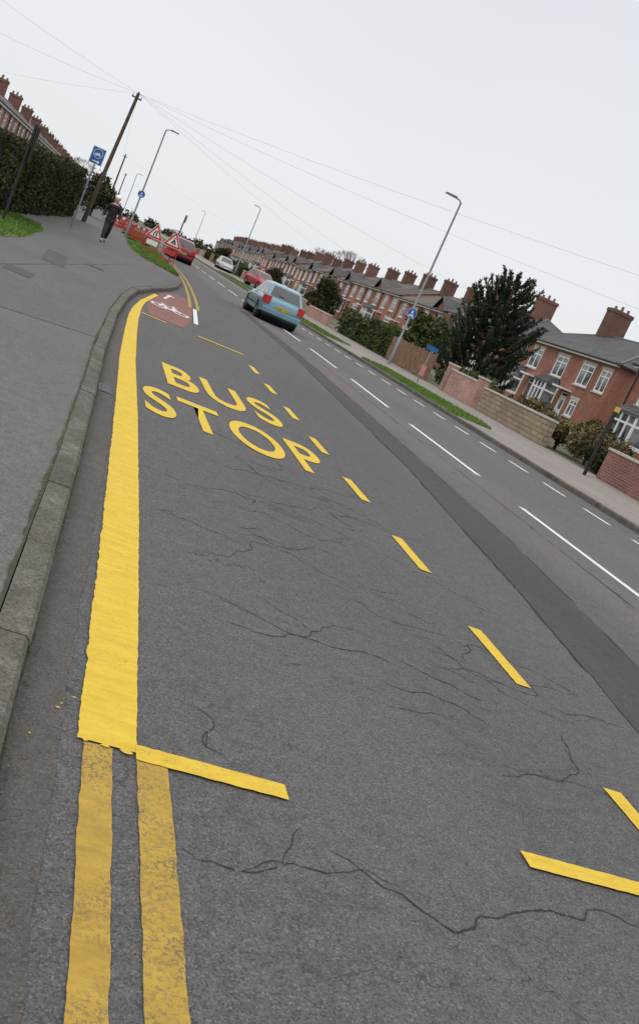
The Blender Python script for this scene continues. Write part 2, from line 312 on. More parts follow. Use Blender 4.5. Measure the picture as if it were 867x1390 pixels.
# ------------------------------------------------------------------ ground, road, pavements
ZP=0.11
me=bpy.data.meshes.new('ground'); me.from_pydata([(-1500,-1500,-0.04),(1500,-1500,-0.04),(1500,2500,-0.04),(-1500,2500,-0.04)],[],[(0,1,2,3)]); me.materials.append(M['ground'])
o=bpy.data.objects.new('ground',me); reg(o,None); o['kind']='structure'
sheet('road',lambda y:-1.0,lambda y:13.5,[-8,420],0.0,M['road'])
kx=lerp_tab([(-8,0.12),(0,0.19),(2.5,0.225),(4,0.27),(6,0.335),(8,0.38),(10.5,0.43),(15,0.60),(18,0.78),(21,1.05),(24,1.55),(27,2.15),(30,2.6),(34,3.0),(38,3.25),(50,3.5),(420,3.7)])
KR=10.35
def kerb(name,fx,ys,side,h=ZP,gap=0.006):
    b=MB()
    for i in range(len(ys)-1):
        y0,y1=ys[i]+gap/2,ys[i+1]-gap/2; W=0.125*side; dz=random.uniform(-.004,.004); dx=random.uniform(-.005,.005)
        a0,a1=fx(y0)+dx,fx(y1)+dx; c=0.018*side; t=h+dz
        P=[(a0,y0,-.05),(a0,y0,t-.02),(a0+c,y0,t),(a0+W,y0,t),(a0+W,y0,-.05)]; Q=[(a1,y1,-.05),(a1,y1,t-.02),(a1+c,y1,t),(a1+W,y1,t),(a1+W,y1,-.05)]
        b.add(P+Q,[(0,1,2,3,4),(9,8,7,6,5)]+[(k,k+1,k+6,k+5) for k in range(4)])
    o=b.obj(name,M['kerb']); o['kind']='structure'; return o
kerb('kerb',kx,yr(-7,60,0.9)+yr(63,400,6)[0:],-1)
kerb('kerb',lambda y:KR,yr(5,60,0.9)+yr(63,400,6),1)
sheet('pavement',lambda y:-5.0,lambda y:kx(y)-0.127,yr(-8,60,0.5)+[80,120,420],ZP-0.008,M['pave'])
sheet('pavement',lambda y:KR+0.127,lambda y:15.0,yr(0,60,1)+[80,120,420],ZP-0.006,M['paveR'])
sheet('garden_ground',lambda y:15.0,lambda y:60,[0,420],ZP-0.01,M['garden'])
sheet('garden_ground',lambda y:-60,lambda y:-5.0,[0,420],ZP-0.01,M['garden'])
ysx=yr(0,1,.02)
me=bpy.data.meshes.new('pavement_older')
vv=[(-5.0,7.9,ZP-.004)]+[(-5+5.4*t,7.9+3.0*t+random.uniform(-.02,.02),ZP-.004) for t in ysx[1:-1]]+[(kx(10.9)-.135,10.9,ZP-.004)]+[(kx(y)-.13,y,ZP-.004) for y in yr(11,60,.7)[1:]]+[(3.3,420,ZP-.004),(-5,420,ZP-.004)]
me.from_pydata(vv,[],[tuple(range(len(vv)))]); me.materials.append(M['paveblue']); o=bpy.data.objects.new('pavement',me); reg(o,None); o['kind']='structure'
sheet('pavement_joint',lambda y:kx(y)-0.145,lambda y:kx(y)-0.129,yr(-2,30,0.05),ZP-0.001,M['dirt'],0.008,0.0)
v=[];f=[]
for k in range(420):
    y=random.uniform(1.5,13); x=kx(y)-0.136+random.uniform(-.014,.004); s=random.uniform(.004,.014); z=ZP+.001; o_=len(v)
    if math.sin(y*1.3)+math.sin(y*3.1)<.1: continue
    v+=[(x-s*.6,y-s,z),(x+s*.6,y-s*.7,z),(x+s*.5,y+s,z+.004),(x-s*.5,y+s*.8,z+.003)]; f.append((o_,o_+1,o_+2,o_+3))
me=bpy.data.meshes.new('moss'); me.from_pydata(v,[],f); me.materials.append(M['moss']); o=bpy.data.objects.new('moss',me); reg(o,None); o['kind']='stuff'
sheet('pavement_patch',lambda y:-1.15,lambda y:-0.75,[14.2,15.1],ZP-0.000,M['pavedark'])
sheet('pavement_patch',lambda y:-0.9-0.03*(y-18),lambda y:-0.45-0.03*(y-18),[18.5,22],ZP-0.000,M['pavedark'])
sheet('pavement_joint',lambda y:-2+0.14*(y-9),lambda y:-1.98+0.14*(y-9),yr(10.2,30,0.3),ZP-0.002,M['dirt'],0.004)
# road details
sheet('gutter',lambda y:kx(y)-0.01,lambda y:kx(y)+0.165,yr(-7,24,0.1),0.004,M['gutter'],0.0,0.012)
sheet('gutter_dirt',lambda y:kx(y)-0.008,lambda y:kx(y)+0.016,yr(-7,24,0.05),0.0065,M['dirt'],0.0,0.008)
sl=lerp_tab([(-6,2.6),(0,3.2),(4.2,3.68),(6.6,4.02),(11,4.5),(21.4,5.05),(34,5.25)]); sr=lerp_tab([(-6,3.8),(0,4.1),(5.5,4.55),(8.6,4.93),(14,5.2),(21,5.5),(34,5.6)])
sheet('road_patch',sl,sr,yr(-6,34,0.12),0.004,M['seam'],0.010,0.010)
sheet('road_crack',lambda y:sr(y)+.02,lambda y:sr(y)+.030,yr(3,30,0.07),0.003,M['crack'],0.010,0.010)
sheet('road_crack',lambda y:sl(y)-.02,lambda y:sl(y)-.012,yr(5,20,0.07),0.003,M['crack'],0.010,0.010)
sheet('road_crack',lambda y:5.75+.02*y,lambda y:5.760+.02*y,yr(3,34,0.1),0.003,M['crack'],0.010,0.010)
# fine transverse cracks in the bus bay
v=[];f=[]; cq=random.Random(21)
def crackline(x,y,ang,L,w0,dep=0):
    step=.022; n=int(L/step); a=ang; prev=None; z=.0024+.00012*cq.random()
    for i in range(n+1):
        t=i/max(1,n); ww=w0*(math.sin(math.pi*min(1,max(0,t)))**.4+.05)*cq.uniform(.35,1.3)/2
        nx_,ny_=-math.sin(a),math.cos(a); o_=len(v); v.append((x+nx_*ww,y+ny_*ww,z)); v.append((x-nx_*ww,y-ny_*ww,z))
        if i: f.append((o_-2,o_-1,o_+1,o_))
        a=a+(ang-a)*.12+cq.gauss(0,.28); x+=step*math.cos(a); y+=step*math.sin(a)
        if dep<1 and cq.random()<.025: 
            sv=(x,y,a); crackline(x,y,a+cq.choice([-.8,.8])*cq.uniform(.5,1),L*cq.uniform(.1,.35),w0*.7,dep+1)
            o2=len(v); v.append((x+nx_*ww,y+ny_*ww,z)); v.append((x-nx_*ww,y-ny_*ww,z))
        if x>3.6 or x<.66: break
for k in range(46):
    yy=cq.uniform(3.0,7.9) if k<34 else cq.uniform(8,15); xx=cq.uniform(.7,2.4)
    crackline(xx,yy,cq.gauss(-.15,.25),cq.uniform(.35,1.6),cq.uniform(.0035,.0075))
crackline(1.25,2.35,-.35,1.5,.008); crackline(2.6,6.2,-.3,.9,.006); crackline(3.05,4.2,-.2,.7,.006); crackline(.75,2.2,-.1,.8,.005)
me=bpy.data.meshes.new('road_crack'); me.from_pydata(v,[],f); me.materials.append(M['crack']); o=bpy.data.objects.new('road_crack',me); reg(o,None); o['kind']='structure'
sheet('cycle_track',lerp_tab([(17.6,1.2),(20,1.25),(24,1.62),(27,2.2)]),lerp_tab([(17.6,1.9),(20,2.25),(24,2.6),(27,2.65)]),yr(17.6,27,0.3),0.004,M['red'])
tl=lerp_tab([(2.6,0.445),(3.2,0.46),(4.85,0.50),(7.65,0.56),(11,0.62),(14,0.72),(16,0.80),(17.6,0.90),(20,1.12),(23.6,1.58)])
tw=lerp_tab([(2.6,0.19),(5,0.20),(8,0.20),(12,0.19),(17,0.17),(19,0.12),(23.6,0.10)])
sheet('yellow_line',tl,lambda y:tl(y)+tw(y),yr(2.6,23.6,0.018),0.0075,M['yellow'],0.0040,0.0022,nx=2)
sheet('yellow_line',lambda y:0.455+0.004*y,lambda y:0.545+0.005*y,yr(-4,2.592,0.018),0.0055,M['yellowold'],0.0022)
sheet('yellow_line',lambda y:0.625+0.004*y,lambda y:0.725+0.005*y,yr(-4,2.57,0.018),0.0055,M['yellowold'],0.0022)
def bars(name,rects,mat,z=0.008,jit=0.003):
    v=[];f=[]
    for (x0,x1,y0,y1) in rects:
        L=x1-x0>y1-y0; n=max(2,int(max(x1-x0,y1-y0)/0.025)); n=min(n,60); o=len(v)
        for i in range(n+1):
            t=i/n; j1,j2=random.uniform(-jit,jit),random.uniform(-jit,jit)
            if L: v+=[(x0+(x1-x0)*t,y0+j1,z),(x0+(x1-x0)*t,y1+j2,z)]
            else: v+=[(x0+j1,y0+(y1-y0)*t,z),(x1+j2,y0+(y1-y0)*t,z)]
        for i in range(n): a=o+2*i; f.append((a,a+1,a+3,a+2))
    me=bpy.data.meshes.new(name); me.from_pydata(v,[],f); me.materials.append(mat); o=bpy.data.objects.new(name,me); reg(o,None); o['kind']='structure'; return o
bars('bus_bay_marking',[(0.632,1.15,2.56,2.645),(2.08,2.895,2.54,2.63),(1.06,1.55,17.15,17.27),(2.15,3.05,17.1,17.24)],M['yellow'],0.009,.002)
bars('bus_bay_dashes',[(2.90,3.0,2.54,3.36)]+[(2.91+.004*i,3.01+.004*i,4.36+1.765*i,5.13+1.765*i) for i in range(7)],M['yellow'],0.0062,.002)
v=[];f=[]
for (x,y,s) in [(0.375,2.74,.009),(0.385,2.77,.005),(0.425,2.83,.006),(0.47,2.592,.010),(0.53,2.59,.014),(0.60,2.585,.020),(0.30,2.55,.005),(0.50,3.4,.004),(.41,3.9,.004)]:
    o_=len(v); k=9
    for i in range(k): a=2*math.pi*i/k; q=s*random.uniform(.6,1.3); v.append((x+q*math.cos(a),y+.6*q*math.sin(a),0.0105))
    f.append(tuple(range(o_,o_+k)))
me=bpy.data.meshes.new('paint_splashes'); me.from_pydata(v,[],f); me.materials.append(M['yellow']); o=bpy.data.objects.new('paint_splashes',me); reg(o,None); o['kind']='stuff'
v=[];f=[]
for k in range(260):
    y=random.uniform(1.6,16); x=kx(y)+abs(random.gauss(0,.06))+.01; s=random.uniform(.003,.008); a=random.uniform(0,6.28); o_=len(v)
    for j in range(4): q=a+j*math.pi/2; v.append((x+s*math.cos(q)*(1 if j%2 else .5),y+s*math.sin(q),.010+random.uniform(0,.004)))
    f.append((o_,o_+1,o_+2,o_+3))
me=bpy.data.meshes.new('gutter_litter'); me.from_pydata(v,[],f); me.materials.append(M['brownshrub']); o=bpy.data.objects.new('gutter_litter',me); reg(o,None); o['kind']='stuff'
def cxl(y): return float(np.interp(y,[0,8,17,23,30,420],[6.33,6.44,6.62,6.83,6.92,7.0]))
v=[];f=[]
for i in range(-1,40):
    y0=13.3+5.62*i if i>=0 else 7.75
    ya,yb=y0,y0+3.85; o=len(v); v+=[(cxl(ya)-.055,ya,.005),(cxl(ya)+.055,ya,.005),(cxl(yb)+.055,yb,.005),(cxl(yb)-.055,yb,.005)]; f.append((o,o+1,o+2,o+3))
o=len(v); v+=[(6.28,2.2,.005),(6.39,2.2,.005),(6.45,6.05,.005),(6.34,6.05,.005)]; f.append((o,o+1,o+2,o+3))
me=bpy.data.meshes.new('centre_line'); me.from_pydata(v,[],f); me.materials.append(M['white']); o=bpy.data.objects.new('centre_line',me); reg(o,None); o['kind']='structure'
bars('cycle_lane_dashes',[(9.38,9.48,8.7+1.7*i,9.65+1.7*i) for i in range(60)],M['white'],.005)
fy=lerp_tab([(24,2.72),(28,3.0),(34,3.35),(40,3.62),(46,3.8),(60,3.9)])
sheet('yellow_line',fy,lambda y:fy(y)+0.09,yr(24,60,0.5),0.008,M['yellowold'])
sheet('yellow_line',lambda y:fy(y)-0.22,lambda y:fy(y)-0.13,yr(24,60,0.5),0.008,M['yellowold'])
sheet('cycle_track_edge',lerp_tab([(19.6,2.27),(24,2.62),(27,2.7)]),lerp_tab([(19.6,2.37),(24,2.72),(27,2.8)]),yr(19.6,24,0.3),0.008,M['white'])
def word(txt,x0,x1,y0,y1,name,z=0.0065,mat=None,off=0.018,sp=1.0):
    c=bpy.data.curves.new(name,'FONT'); c.body=txt; c.size=1; c.offset=off; c.space_character=sp; c.resolution_u=6
    o=bpy.data.objects.new(name,c); COL.objects.link(o); bpy.context.view_layer.update()
    dg=bpy.context.evaluated_depsgraph_get(); me=bpy.data.meshes.new_from_object(o.evaluated_get(dg)); bpy.data.objects.remove(o)
    xs=[v.co.x for v in me.vertices]; ys=[v.co.y for v in me.vertices]; a,b_,c_,d=min(xs),max(xs),min(ys),max(ys)
    for v in me.vertices: v.co=(x0+(v.co.x-a)/(b_-a)*(x1-x0),y0+(v.co.y-c_)/(d-c_)*(y1-y0),z)
    me.materials.clear(); me.materials.append(mat or M['yellow']); o=bpy.data.objects.new(name,me); reg(o,None); o['kind']='structure'; return o
word('BUS',1.17,2.62,10.22,11.78,'bus_lettering',sp=1.16,off=0.018)
word('STOP',0.85,2.77,8.24,9.60,'stop_lettering',sp=1.14,off=0.016)
b=MB()
def ring(b,cx,cy,r,t,z,mi=0,sy=1.6,n=24):
    vs=[];fs=[]
    for i in range(n):
        a=2*math.pi*i/n; vs+=[(cx+r*math.cos(a),cy+sy*r*math.sin(a),z),(cx+(r-t)*math.cos(a),cy+sy*(r-t)*math.sin(a),z)]
    for i in range(n): j=(i+1)%n; fs.append((2*i,2*i+1,2*j+1,2*j))
    b.add(vs,fs,mi)
def seg(b,x0,y0,x1,y1,t,z,mi=0):
    d=Vector((x1-x0,y1-y0,0)).normalized(); n=Vector((-d.y,d.x,0))*t/2; A=Vector((x0,y0,z)); B=Vector((x1,y1,z)); b.add([A-n,B-n,B+n,A+n],[(0,1,2,3)],mi)
ring(b,1.55,20.6,0.19,0.055,0.008,sy=2.2); ring(b,2.05,20.6,0.19,0.055,0.008,sy=2.2)
for i_,s in enumerate([(1.55,20.6,1.68,21.3),(1.68,21.3,1.95,21.3),(1.95,21.3,2.05,20.6),(1.55,20.6,1.8,20.5),(1.8,20.5,1.95,21.25),(1.8,20.5,1.66,21.45),(1.58,21.5,1.74,21.5),(1.95,21.3,1.93,21.7),(1.93,21.7,2.05,21.75),
    (1.8,23.2,2.1,25.3),(1.95,24.8,2.1,25.3),(2.1,25.3,2.16,24.8)]): seg(b,*s,0.06,0.0083+.0003*i_)
o=b.obj('cycle_symbol',M['white'],recalc=False); o['kind']='structure'
def cover(x,y,w,l,name,label,z=0.006):
    b=MB(); b.b2(x-w/2,x+w/2,y-l/2,y+l/2,z-.02,z,0)
    n=8
    for i in range(n): 
        yy=y-l/2+l*(i+.5)/n; b.b2(x-w/2+.03,x+w/2-.03,yy-.012,yy+.012,z,z+.005,1)
    o=b.obj(name,[M['black'],M['lead']]); tag(o,label,'drain cover')
cover(0.475,8.5,0.13,0.36,'drain_grate','small iron drain grate in the gutter by the kerb',z=.008)
cover(0.05,22.5,0.45,0.6,'manhole_cover','rectangular iron cover set in the tarmac pavement',z=ZP+.002)
def grass(name,poly_x0,poly_x1,ys,z,n,h=0.07):
    sheet(name,poly_x0,poly_x1,ys,z,M['grass'],0.03)
    Y=rng.uniform(ys[0],ys[-1],n)
    if ys[-1]-ys[0]>30: Y=ys[0]+(ys[-1]-ys[0])*rng.uniform(0,1,n)**1.6
    X=np.array([poly_x0(y)+(poly_x1(y)-poly_x0(y))*random.random() for y in Y])
    o=leafcloud('grass',np.stack([X,Y,np.full(n,z)],1),h,M['blade'],aspect=0.3,updir=np.tile([0,0,1.0],(n,1))); o['kind']='stuff'
grass('grass_verge',lerp_tab([(37,3.0),(41,1.6),(48,1.2),(110,1.2)]),lambda y:kx(y)-0.14,yr(37,110,1),ZP+0.004,9000,0.08)
grass('grass_verge',lambda y:-3.6,lerp_tab([(18.5,-2.0),(22,-1.62),(28,-1.6),(31,-1.9)]),yr(18.5,31,0.5),ZP+0.004,7000,0.07)
grass('grass_verge',lambda y:10.5,lerp_tab([(24.3,11.7),(26,12.1),(30,12.0),(35,11.6)]),yr(24.3,35,0.5),ZP+0.004,6000,0.07)
grass('grass_verge',lambda y:10.5,lambda y:12.0,yr(42,58,1),ZP+0.004,4000,0.07)
grass('grass_verge',lambda y:10.5,lambda y:12.0,yr(64,90,1),ZP+0.004,2500,0.07)

# ------------------------------------------------------------------ houses
def wallgrid(b,W,H,ops,mi=0,x=0.0,dep=0.10):
    ys=sorted({0,W}|{o[0] for o in ops}|{o[1] for o in ops}); zs=sorted({0,H}|{o[2] for o in ops}|{o[3] for o in ops})
    for i in range(len(ys)-1):
        for j in range(len(zs)-1):
            cy=(ys[i]+ys[i+1])/2; cz=(zs[j]+zs[j+1])/2
            if any(o[0]<cy<o[1] and o[2]<cz<o[3] for o in ops): continue
            b.add([(x,ys[i],zs[j]),(x,ys[i+1],zs[j]),(x,ys[i+1],zs[j+1]),(x,ys[i],zs[j+1])],[(0,1,2,3)],mi)
    for (a,c,d,e) in ops:
        b.add([(x,a,d),(x,c,d),(x,c,e),(x,a,e),(x+dep,a,d),(x+dep,c,d),(x+dep,c,e),(x+dep,a,e)],[(0,1,5,4),(1,2,6,5),(2,3,7,6),(3,0,4,7)],mi)
def window(parent,y0,y1,z0,z1,x=0.05,panes=2,top=True):
    b=MB(); t=0.11
    b.b2(x-.03,x+.03,y0+.002,y1-.002,z0+.002,z0+t); b.b2(x-.03,x+.03,y0+.002,y1-.002,z1-t,z1-.002)
    b.b2(x-.03,x+.03,y0+.002,y0+t,z0+t,z1-t); b.b2(x-.03,x+.03,y1-t,y1-.002,z0+t,z1-t)
    for k in range(1,panes): yy=y0+(y1-y0)*k/panes; b.b2(x-.025,x+.03,yy-.05,yy+.05,z0+t,z1-t)
    if top: 
        zt=z1-(z1-z0)*0.3
        for k in range(panes):
            a=y0+(y1-y0)*k/panes+(t if k==0 else .05); c=y0+(y1-y0)*(k+1)/panes-(t if k==panes-1 else .05); b.b2(x-.022,x+.03,a,c,zt-.035,zt+.035)
    wdw=b.obj('window',M['upvc'],parent)
    MB().b2(x+.005,x+.015,y0+t-.01,y1-t+.01,z0+t-.01,z1-t+.01).obj('glass',M['glass'],wdw)
    MB().b2(x-.13,x+.0,y0-.06,y1+.06,z0-.09,z0-.003).obj('sill',M['sill'],wdw)
    MB().b2(x-.058,x-.0,y0-.08,y1+.08,z1+.003,z1+.18).obj('lintel',M['sill'],wdw)
def chimney(parent,x,y,zb,zt,sx,sy,pots=3):
    b=MB(); b.b2(x-sx/2,x+sx/2,y-sy/2,y+sy/2,zb,zt-.2,0); b.b2(x-sx/2-.05,x+sx/2+.05,y-sy/2-.05,y+sy/2+.05,zt-.2,zt,0)
    b.b2(x-sx/2-.03,x+sx/2+.03,y-sy/2-.03,y+sy/2+.03,zt,zt+.05,1)
    ch=b.obj('chimney',[M['brickchim'],M['lead']],parent)
    for k in range(pots):
        px=x-sx/2+sx*(k+.5)/pots; hh=.22+.14*((k*5)%3)/2; pb=MB(); pb.tube([(px,y,zt+.05),(px,y,zt+.1),(px,y,zt+hh),(px,y,zt+hh+.04)],[.11,.12,.09,.11],8)
        pb.obj('chimney_pot',M['pot'],ch)
def bay(parent,y0,y1,zt=2.5,proj=0.7,roofmat='tile'):
    a=0.45; F=[(0,y0),(-proj,y0+a),(-proj,y1-a),(0,y1)]
    b=MB()
    for i in range(3):
        p,q=F[i],F[i+1]; b.add([(p[0],p[1],0),(q[0],q[1],0),(q[0],q[1],.85),(p[0],p[1],.85)],[(0,1,2,3)],0)
    b.add([(p[0]*1.06,p[1],.85) for p in F]+[(p[0]*1.06,p[1],.93) for p in F],[(0,1,2,3),(7,6,5,4),(0,1,5,4),(1,2,6,5),(2,3,7,6)],1)
    bw=b.obj('bay_window',[M['brick'],M['upvc']],parent)
    fr=MB(); gl=MB()
    for i in range(3):
        p=Vector((*F[i],0)); q=Vector((*F[i+1],0)); d=(q-p); L=d.length; d.normalize(); n=1 if i!=1 else 3; ang=math.atan2(d.y,d.x)
        for k in range(n+1):
            c=p+d*(L*k/n); fr.box((c.x,c.y,(.93+zt)/2),(.11,.11,zt-.93),0,ang)
        for zz in (.98,1.95,zt-.07): c=p+d*L/2; fr.box((c.x,c.y,zz),(L,.06,.11),0,ang)
        c=p+d*L/2; gl.box((c.x,c.y,(.93+zt)/2),(L-.05,.012,zt-1.0),0,ang)
    fr.obj('frame',M['upvc'],bw); gl.obj('glass',M['glass'],bw)
    r=MB(); E=[(0.0,y0-.12),(-proj-.15,y0+a-.1),(-proj-.15,y1-a+.1),(0.0,y1+.12)]; T=[(0,y0+.3),(0,y0+.5),(0,y1-.5),(0,y1-.3)]
    r.add([(x,y,zt) for x,y in E]+[(x,y,zt+.5) for x,y in T]+[(x,y,zt-.08) for x,y in E],[(0,1,5,4),(1,2,6,5),(2,3,7,6),(0,8,9,1),(1,9,10,2),(2,10,11,3),(8,9,10,11)],0)
    r.obj('bay_roof',M[roofmat],bw)
def door(parent,y0,y1,mat,x=0.08,canopy=True):
    b=MB(); b.b2(x-.02,x+.03,y0+.08,y1-.08,.12,2.02); b.b2(x-.035,x-.02,y0+.2,y1-.2,.3,.9); d=b.obj('door',mat,parent)
    f=MB(); f.b2(x-.04,x+.04,y0+.002,y0+.078,.1,2.3); f.b2(x-.04,x+.04,y1-.078,y1-.002,.1,2.3); f.b2(x-.04,x+.04,y0+.08,y1-.08,2.03,2.1); f.b2(x-.04,x+.04,y0+.08,y1-.08,2.24,2.3); f.obj('frame',M['upvc'],d)
    MB().b2(x-.028,x-.021,y0+.28,y1-.28,1.2,1.8).obj('glass',M['glass'],d)
    MB().b2(x-.07,x-.036,y1-.2,y1-.15,1.0,1.08).obj('handle',M['alloy'],d)
    if canopy: MB().b2(-.7,-.003,y0-.25,y1+.25,2.42,2.52).obj('canopy',M['upvc'],parent)
def house(name,label,W,D,EH,RH,kind,ops,bays,doors,chims,roof='tile',loc=(0,0,0),rz=0,group=None,porch=True,panes=2,doormat=None,gablet=None):
    h=thing(name,label,'house',loc,rz,group)
    allops=[(a,b_,c,d) for (a,b_,c,d) in ops]+[(a,b_,.1,2.3) for (a,b_) in doors]
    b=MB(); wallgrid(b,W-.004,EH,allops)
    b.add([(0,0,0),(D,0,0),(D,0,EH),(0,0,EH)],[(0,1,2,3)],0); b.add([(0,W-.004,0),(D,W-.004,0),(D,W-.004,EH),(0,W-.004,EH)],[(0,1,2,3)],0)
    b.add([(D,0,0),(D,W-.004,0),(D,W-.004,EH),(D,0,EH)],[(0,1,2,3)],0)
    if kind=='gable':
        for yy in (0,W-.004): b.add([(0,yy,EH),(D,yy,EH),(D/2,yy,RH-.05)],[(0,1,2)],0)
    b.add([(0.3,.1,0.1),(0.3,W-.1,0.1),(0.3,W-.1,EH-.1),(0.3,.1,EH-.1)],[(0,1,2,3)],1)
    if gablet: 
        ga,gb,gz=gablet; gm=(ga+gb)/2; b.add([(-.004,ga,EH-.2),(-.004,gb,EH-.2),(-.004,gm,gz)],[(0,1,2)],0)
    b.obj('wall',[M['brick'],M['black']],h,recalc=False)
    e=0.3; t=0.1; r=MB()
    if kind=='gable':
        sl=(RH-EH)/(D/2); z0=EH-e*sl
        pr=[(-e,z0),(D/2,RH),(D+e,z0),(D+e,z0+t),(D/2,RH+t),(-e,z0+t)]
        r.add([(x,0,z) for x,z in pr]+[(x,W-.004,z) for x,z in pr],[(0,1,4,5),(1,2,3,4),(11,10,7,6),(10,9,8,7),(0,6,7,1),(1,7,8,2),(5,4,10,11),(4,3,9,10),(0,5,11,6),(3,2,8,9)],0)
        r.tube([(D/2,0,RH+t),(D/2,W-.004,RH+t)],.09,6,1)
        if gablet:
            xr=(gz-EH)/sl; q=.2
            r.add([(-.35,ga-q,EH-.28),(-.35,gm,gz+.12),(xr+.1,gm,gz+.12),(.1,ga-q,EH+.05),(-.35,gb+q,EH-.28),(.1,gb+q,EH+.05),(-.35,ga-q,EH-.38),(-.35,gm,gz+.02),(-.35,gb+q,EH-.38)],[(0,1,2,3),(1,4,5,2),(0,6,7,1),(1,7,8,4)],0)
    else:
        hp=D/2*0.9; z0=EH-.05
        A=[(-e,-e,z0),(D+e,-e,z0),(D+e,W+e,z0),(-e,W+e,z0)]; T=[(D/2,hp,RH),(D/2,W-hp,RH)]
        r.add(A+T+[(x,y,z-.1) for x,y,z in A],[(0,3,5,4),(3,2,5),(2,1,4,5),(1,0,4),(0,1,7,6),(1,2,8,7),(2,3,9,8),(3,0,6,9),(6,7,8,9)],0)
        for a,c in ((A[0],T[0]),(A[1],T[0]),(A[2],T[1]),(A[3],T[1]),(T[0],T[1])): r.tube([a,c],.08,6,1)
    ro=r.obj('roof',[M[roof],M['lead']],h)
    zg=(EH-e*(RH-EH)/(D/2) if kind=='gable' else EH-.1)
    MB().tube([(-e-.05,0.0,zg),(-e-.05,W-.01,zg)],.06,8).obj('gutter',M['gut'],h); MB().tube([(-.06,W-.3,zg-.1),(-.06,W-.3,0)],.04,8).obj('drainpipe',M['gut'],h)
    MB().b2(-e+.02,-.003,0.0,W-.01,zg-.16,zg-.06).obj('soffit',M['upvc'],h)
    for (x,y,sx,sy,zt) in chims: chimney(ro,x,y,EH+.8,zt,sx,sy)
    for k,(a,b_,c,d) in enumerate(ops): window(h,a,b_,c,d,panes=3 if b_-a>1.7 else panes)
    for a,b_ in bays: bay(h,a,b_,roofmat=roof)
    for k,(a,b_) in enumerate(doors): door(h,a,b_,doormat or random.choice([M['doorred'],M['doorgreen'],M['doorwhite']]),canopy=porch)
    return h
XF=29.0
house('semi_detached_house','red brick semi-detached house with white bay window and slate roof',12.5,8.5,5.0,7.3,'hip',[(1.2,2.8,3.0,4.4),(5.0,5.9,3.2,4.3),(6.6,7.5,3.2,4.3),(9.5,11.3,3.0,4.4)],[(0.7,3.1),(9.0,11.9)],[(4.6,5.6),(6.9,7.9)],[(4.2,6.2,1.3,.9,8.4)],'slate',(27,31.0,ZP))
house('semi_detached_house','red brick semi-detached house with hipped slate roof and tall chimney',14.0,8.5,5.0,7.1,'hip',[(0.5,1.7,3.0,4.4),(2.5,4.1,3.0,4.4),(5.9,7.5,3.0,4.4),(9.6,11.2,3.0,4.4),(12.2,13.2,3.0,4.4),(2.6,3.6,1.0,2.1)],[(5.6,8.0),(10.8,13.3)],[(4.1,5.0),(9.0,9.9)],[(4.2,10.1,1.5,1.0,8.8),(4.4,1.5,1.1,.8,8.2)],'slate',(XF,48.5,ZP))
house('semi_detached_house','red brick semi-detached house with grey hipped roof beside dark conifer',12.5,8.5,5.0,7.1,'hip',[(1.2,2.6,3.0,4.4),(5.0,5.9,3.3,4.3),(6.6,7.5,3.3,4.3),(9.9,11.3,3.0,4.4)],[(0.7,3.1),(9.3,11.9)],[(4.6,5.6),(6.9,7.9)],[(4.2,5.2,1.5,1.0,8.6)],'slate',(XF,64.6,ZP))
GT='red brick terraced houses with chimneys along the road'
TA=house('terraced_house','red brick terraced house with small front gable, bay window and chimney',6.9,8.5,4.9,6.8,'gable',[(0.7,2.3,3.0,4.35),(4.4,5.9,3.0,4.35)],[(0.5,3.2)],[(4.6,5.6)],[(4.2,0.0,1.4,.85,8.25)],'slate',(XF,78.2,ZP),0,GT,doormat=M['doorgreen'],gablet=(.1,3.4,6.0))
TB=house('terraced_house','red brick terraced house with tiled roof and white door canopy',6.9,8.5,4.9,6.8,'gable',[(0.9,2.6,3.0,4.35),(4.3,5.7,3.0,4.35),(0.7,2.9,0.95,2.25)],[],[(4.6,5.6)],[(4.2,0.0,1.3,.8,8.1)],'tile',(XF,85.1,ZP),0,GT,doormat=M['doorred'])
TC=house('terraced_house','red brick terraced house with tiled roof and white windows',6.9,8.5,4.9,6.8,'gable',[(0.9,2.6,3.0,4.35),(4.3,5.7,3.0,4.35),(0.7,2.9,0.95,2.25)],[],[(4.6,5.6)],[],'tile',(-9.4,64,ZP),math.pi,GT,doormat=M['doorwhite'])
qq=random.Random(11)
yk=78.2+13.8
for k in range(2,30):
    if k%8==6: yk+=2.4
    dup(TA if (k*7)%5<3 else TB,loc=(XF+(0 if k<12 else (k-12)*.12),yk,ZP+qq.choice([-.12,0,.1,.22]))); yk+=6.9
for k in range(31): dup(TC if k%2 else TB,loc=(-9.4,64+6.9*(k+1),ZP),rz=math.pi)

# ------------------------------------------------------------------ walls, fences, hedges
def gwall(name,label,x,y0,y1,h,mat,cap=True,piers=True,t=0.22):
    W=thing(name,label,'wall',(x,y0,ZP)); L=y1-y0; b=MB(); b.b2(0,t,0,L,0,h); b.obj('wall',mat,W)
    if cap: c=MB(); c.b2(-.03,t+.03,-.02,L+.02,h,h+.07); c.obj('coping',M['sill'],W)
    if piers:
        for yy in (0,L):
            p=MB(); p.b2(-.07,t+.07,yy-.2,yy+.2,0,h+.2); p.b2(-.1,t+.1,yy-.23,yy+.23,h+.2,h+.27,1); p.obj('pier',[mat,M['sill']],W)
gwall('garden_wall','buff stone block garden wall beside the pavement',14.9,27.2,33.0,0.85,M['stone'],True,False)
gwall('garden_wall','pale red brick garden wall with panels and piers',14.9,33.6,37.0,0.95,M['brickpink'],True,True)
gwall('garden_wall','dark red brick garden wall with stone coping',14.6,14,23.0,0.85,M['brickwall'],True,False)
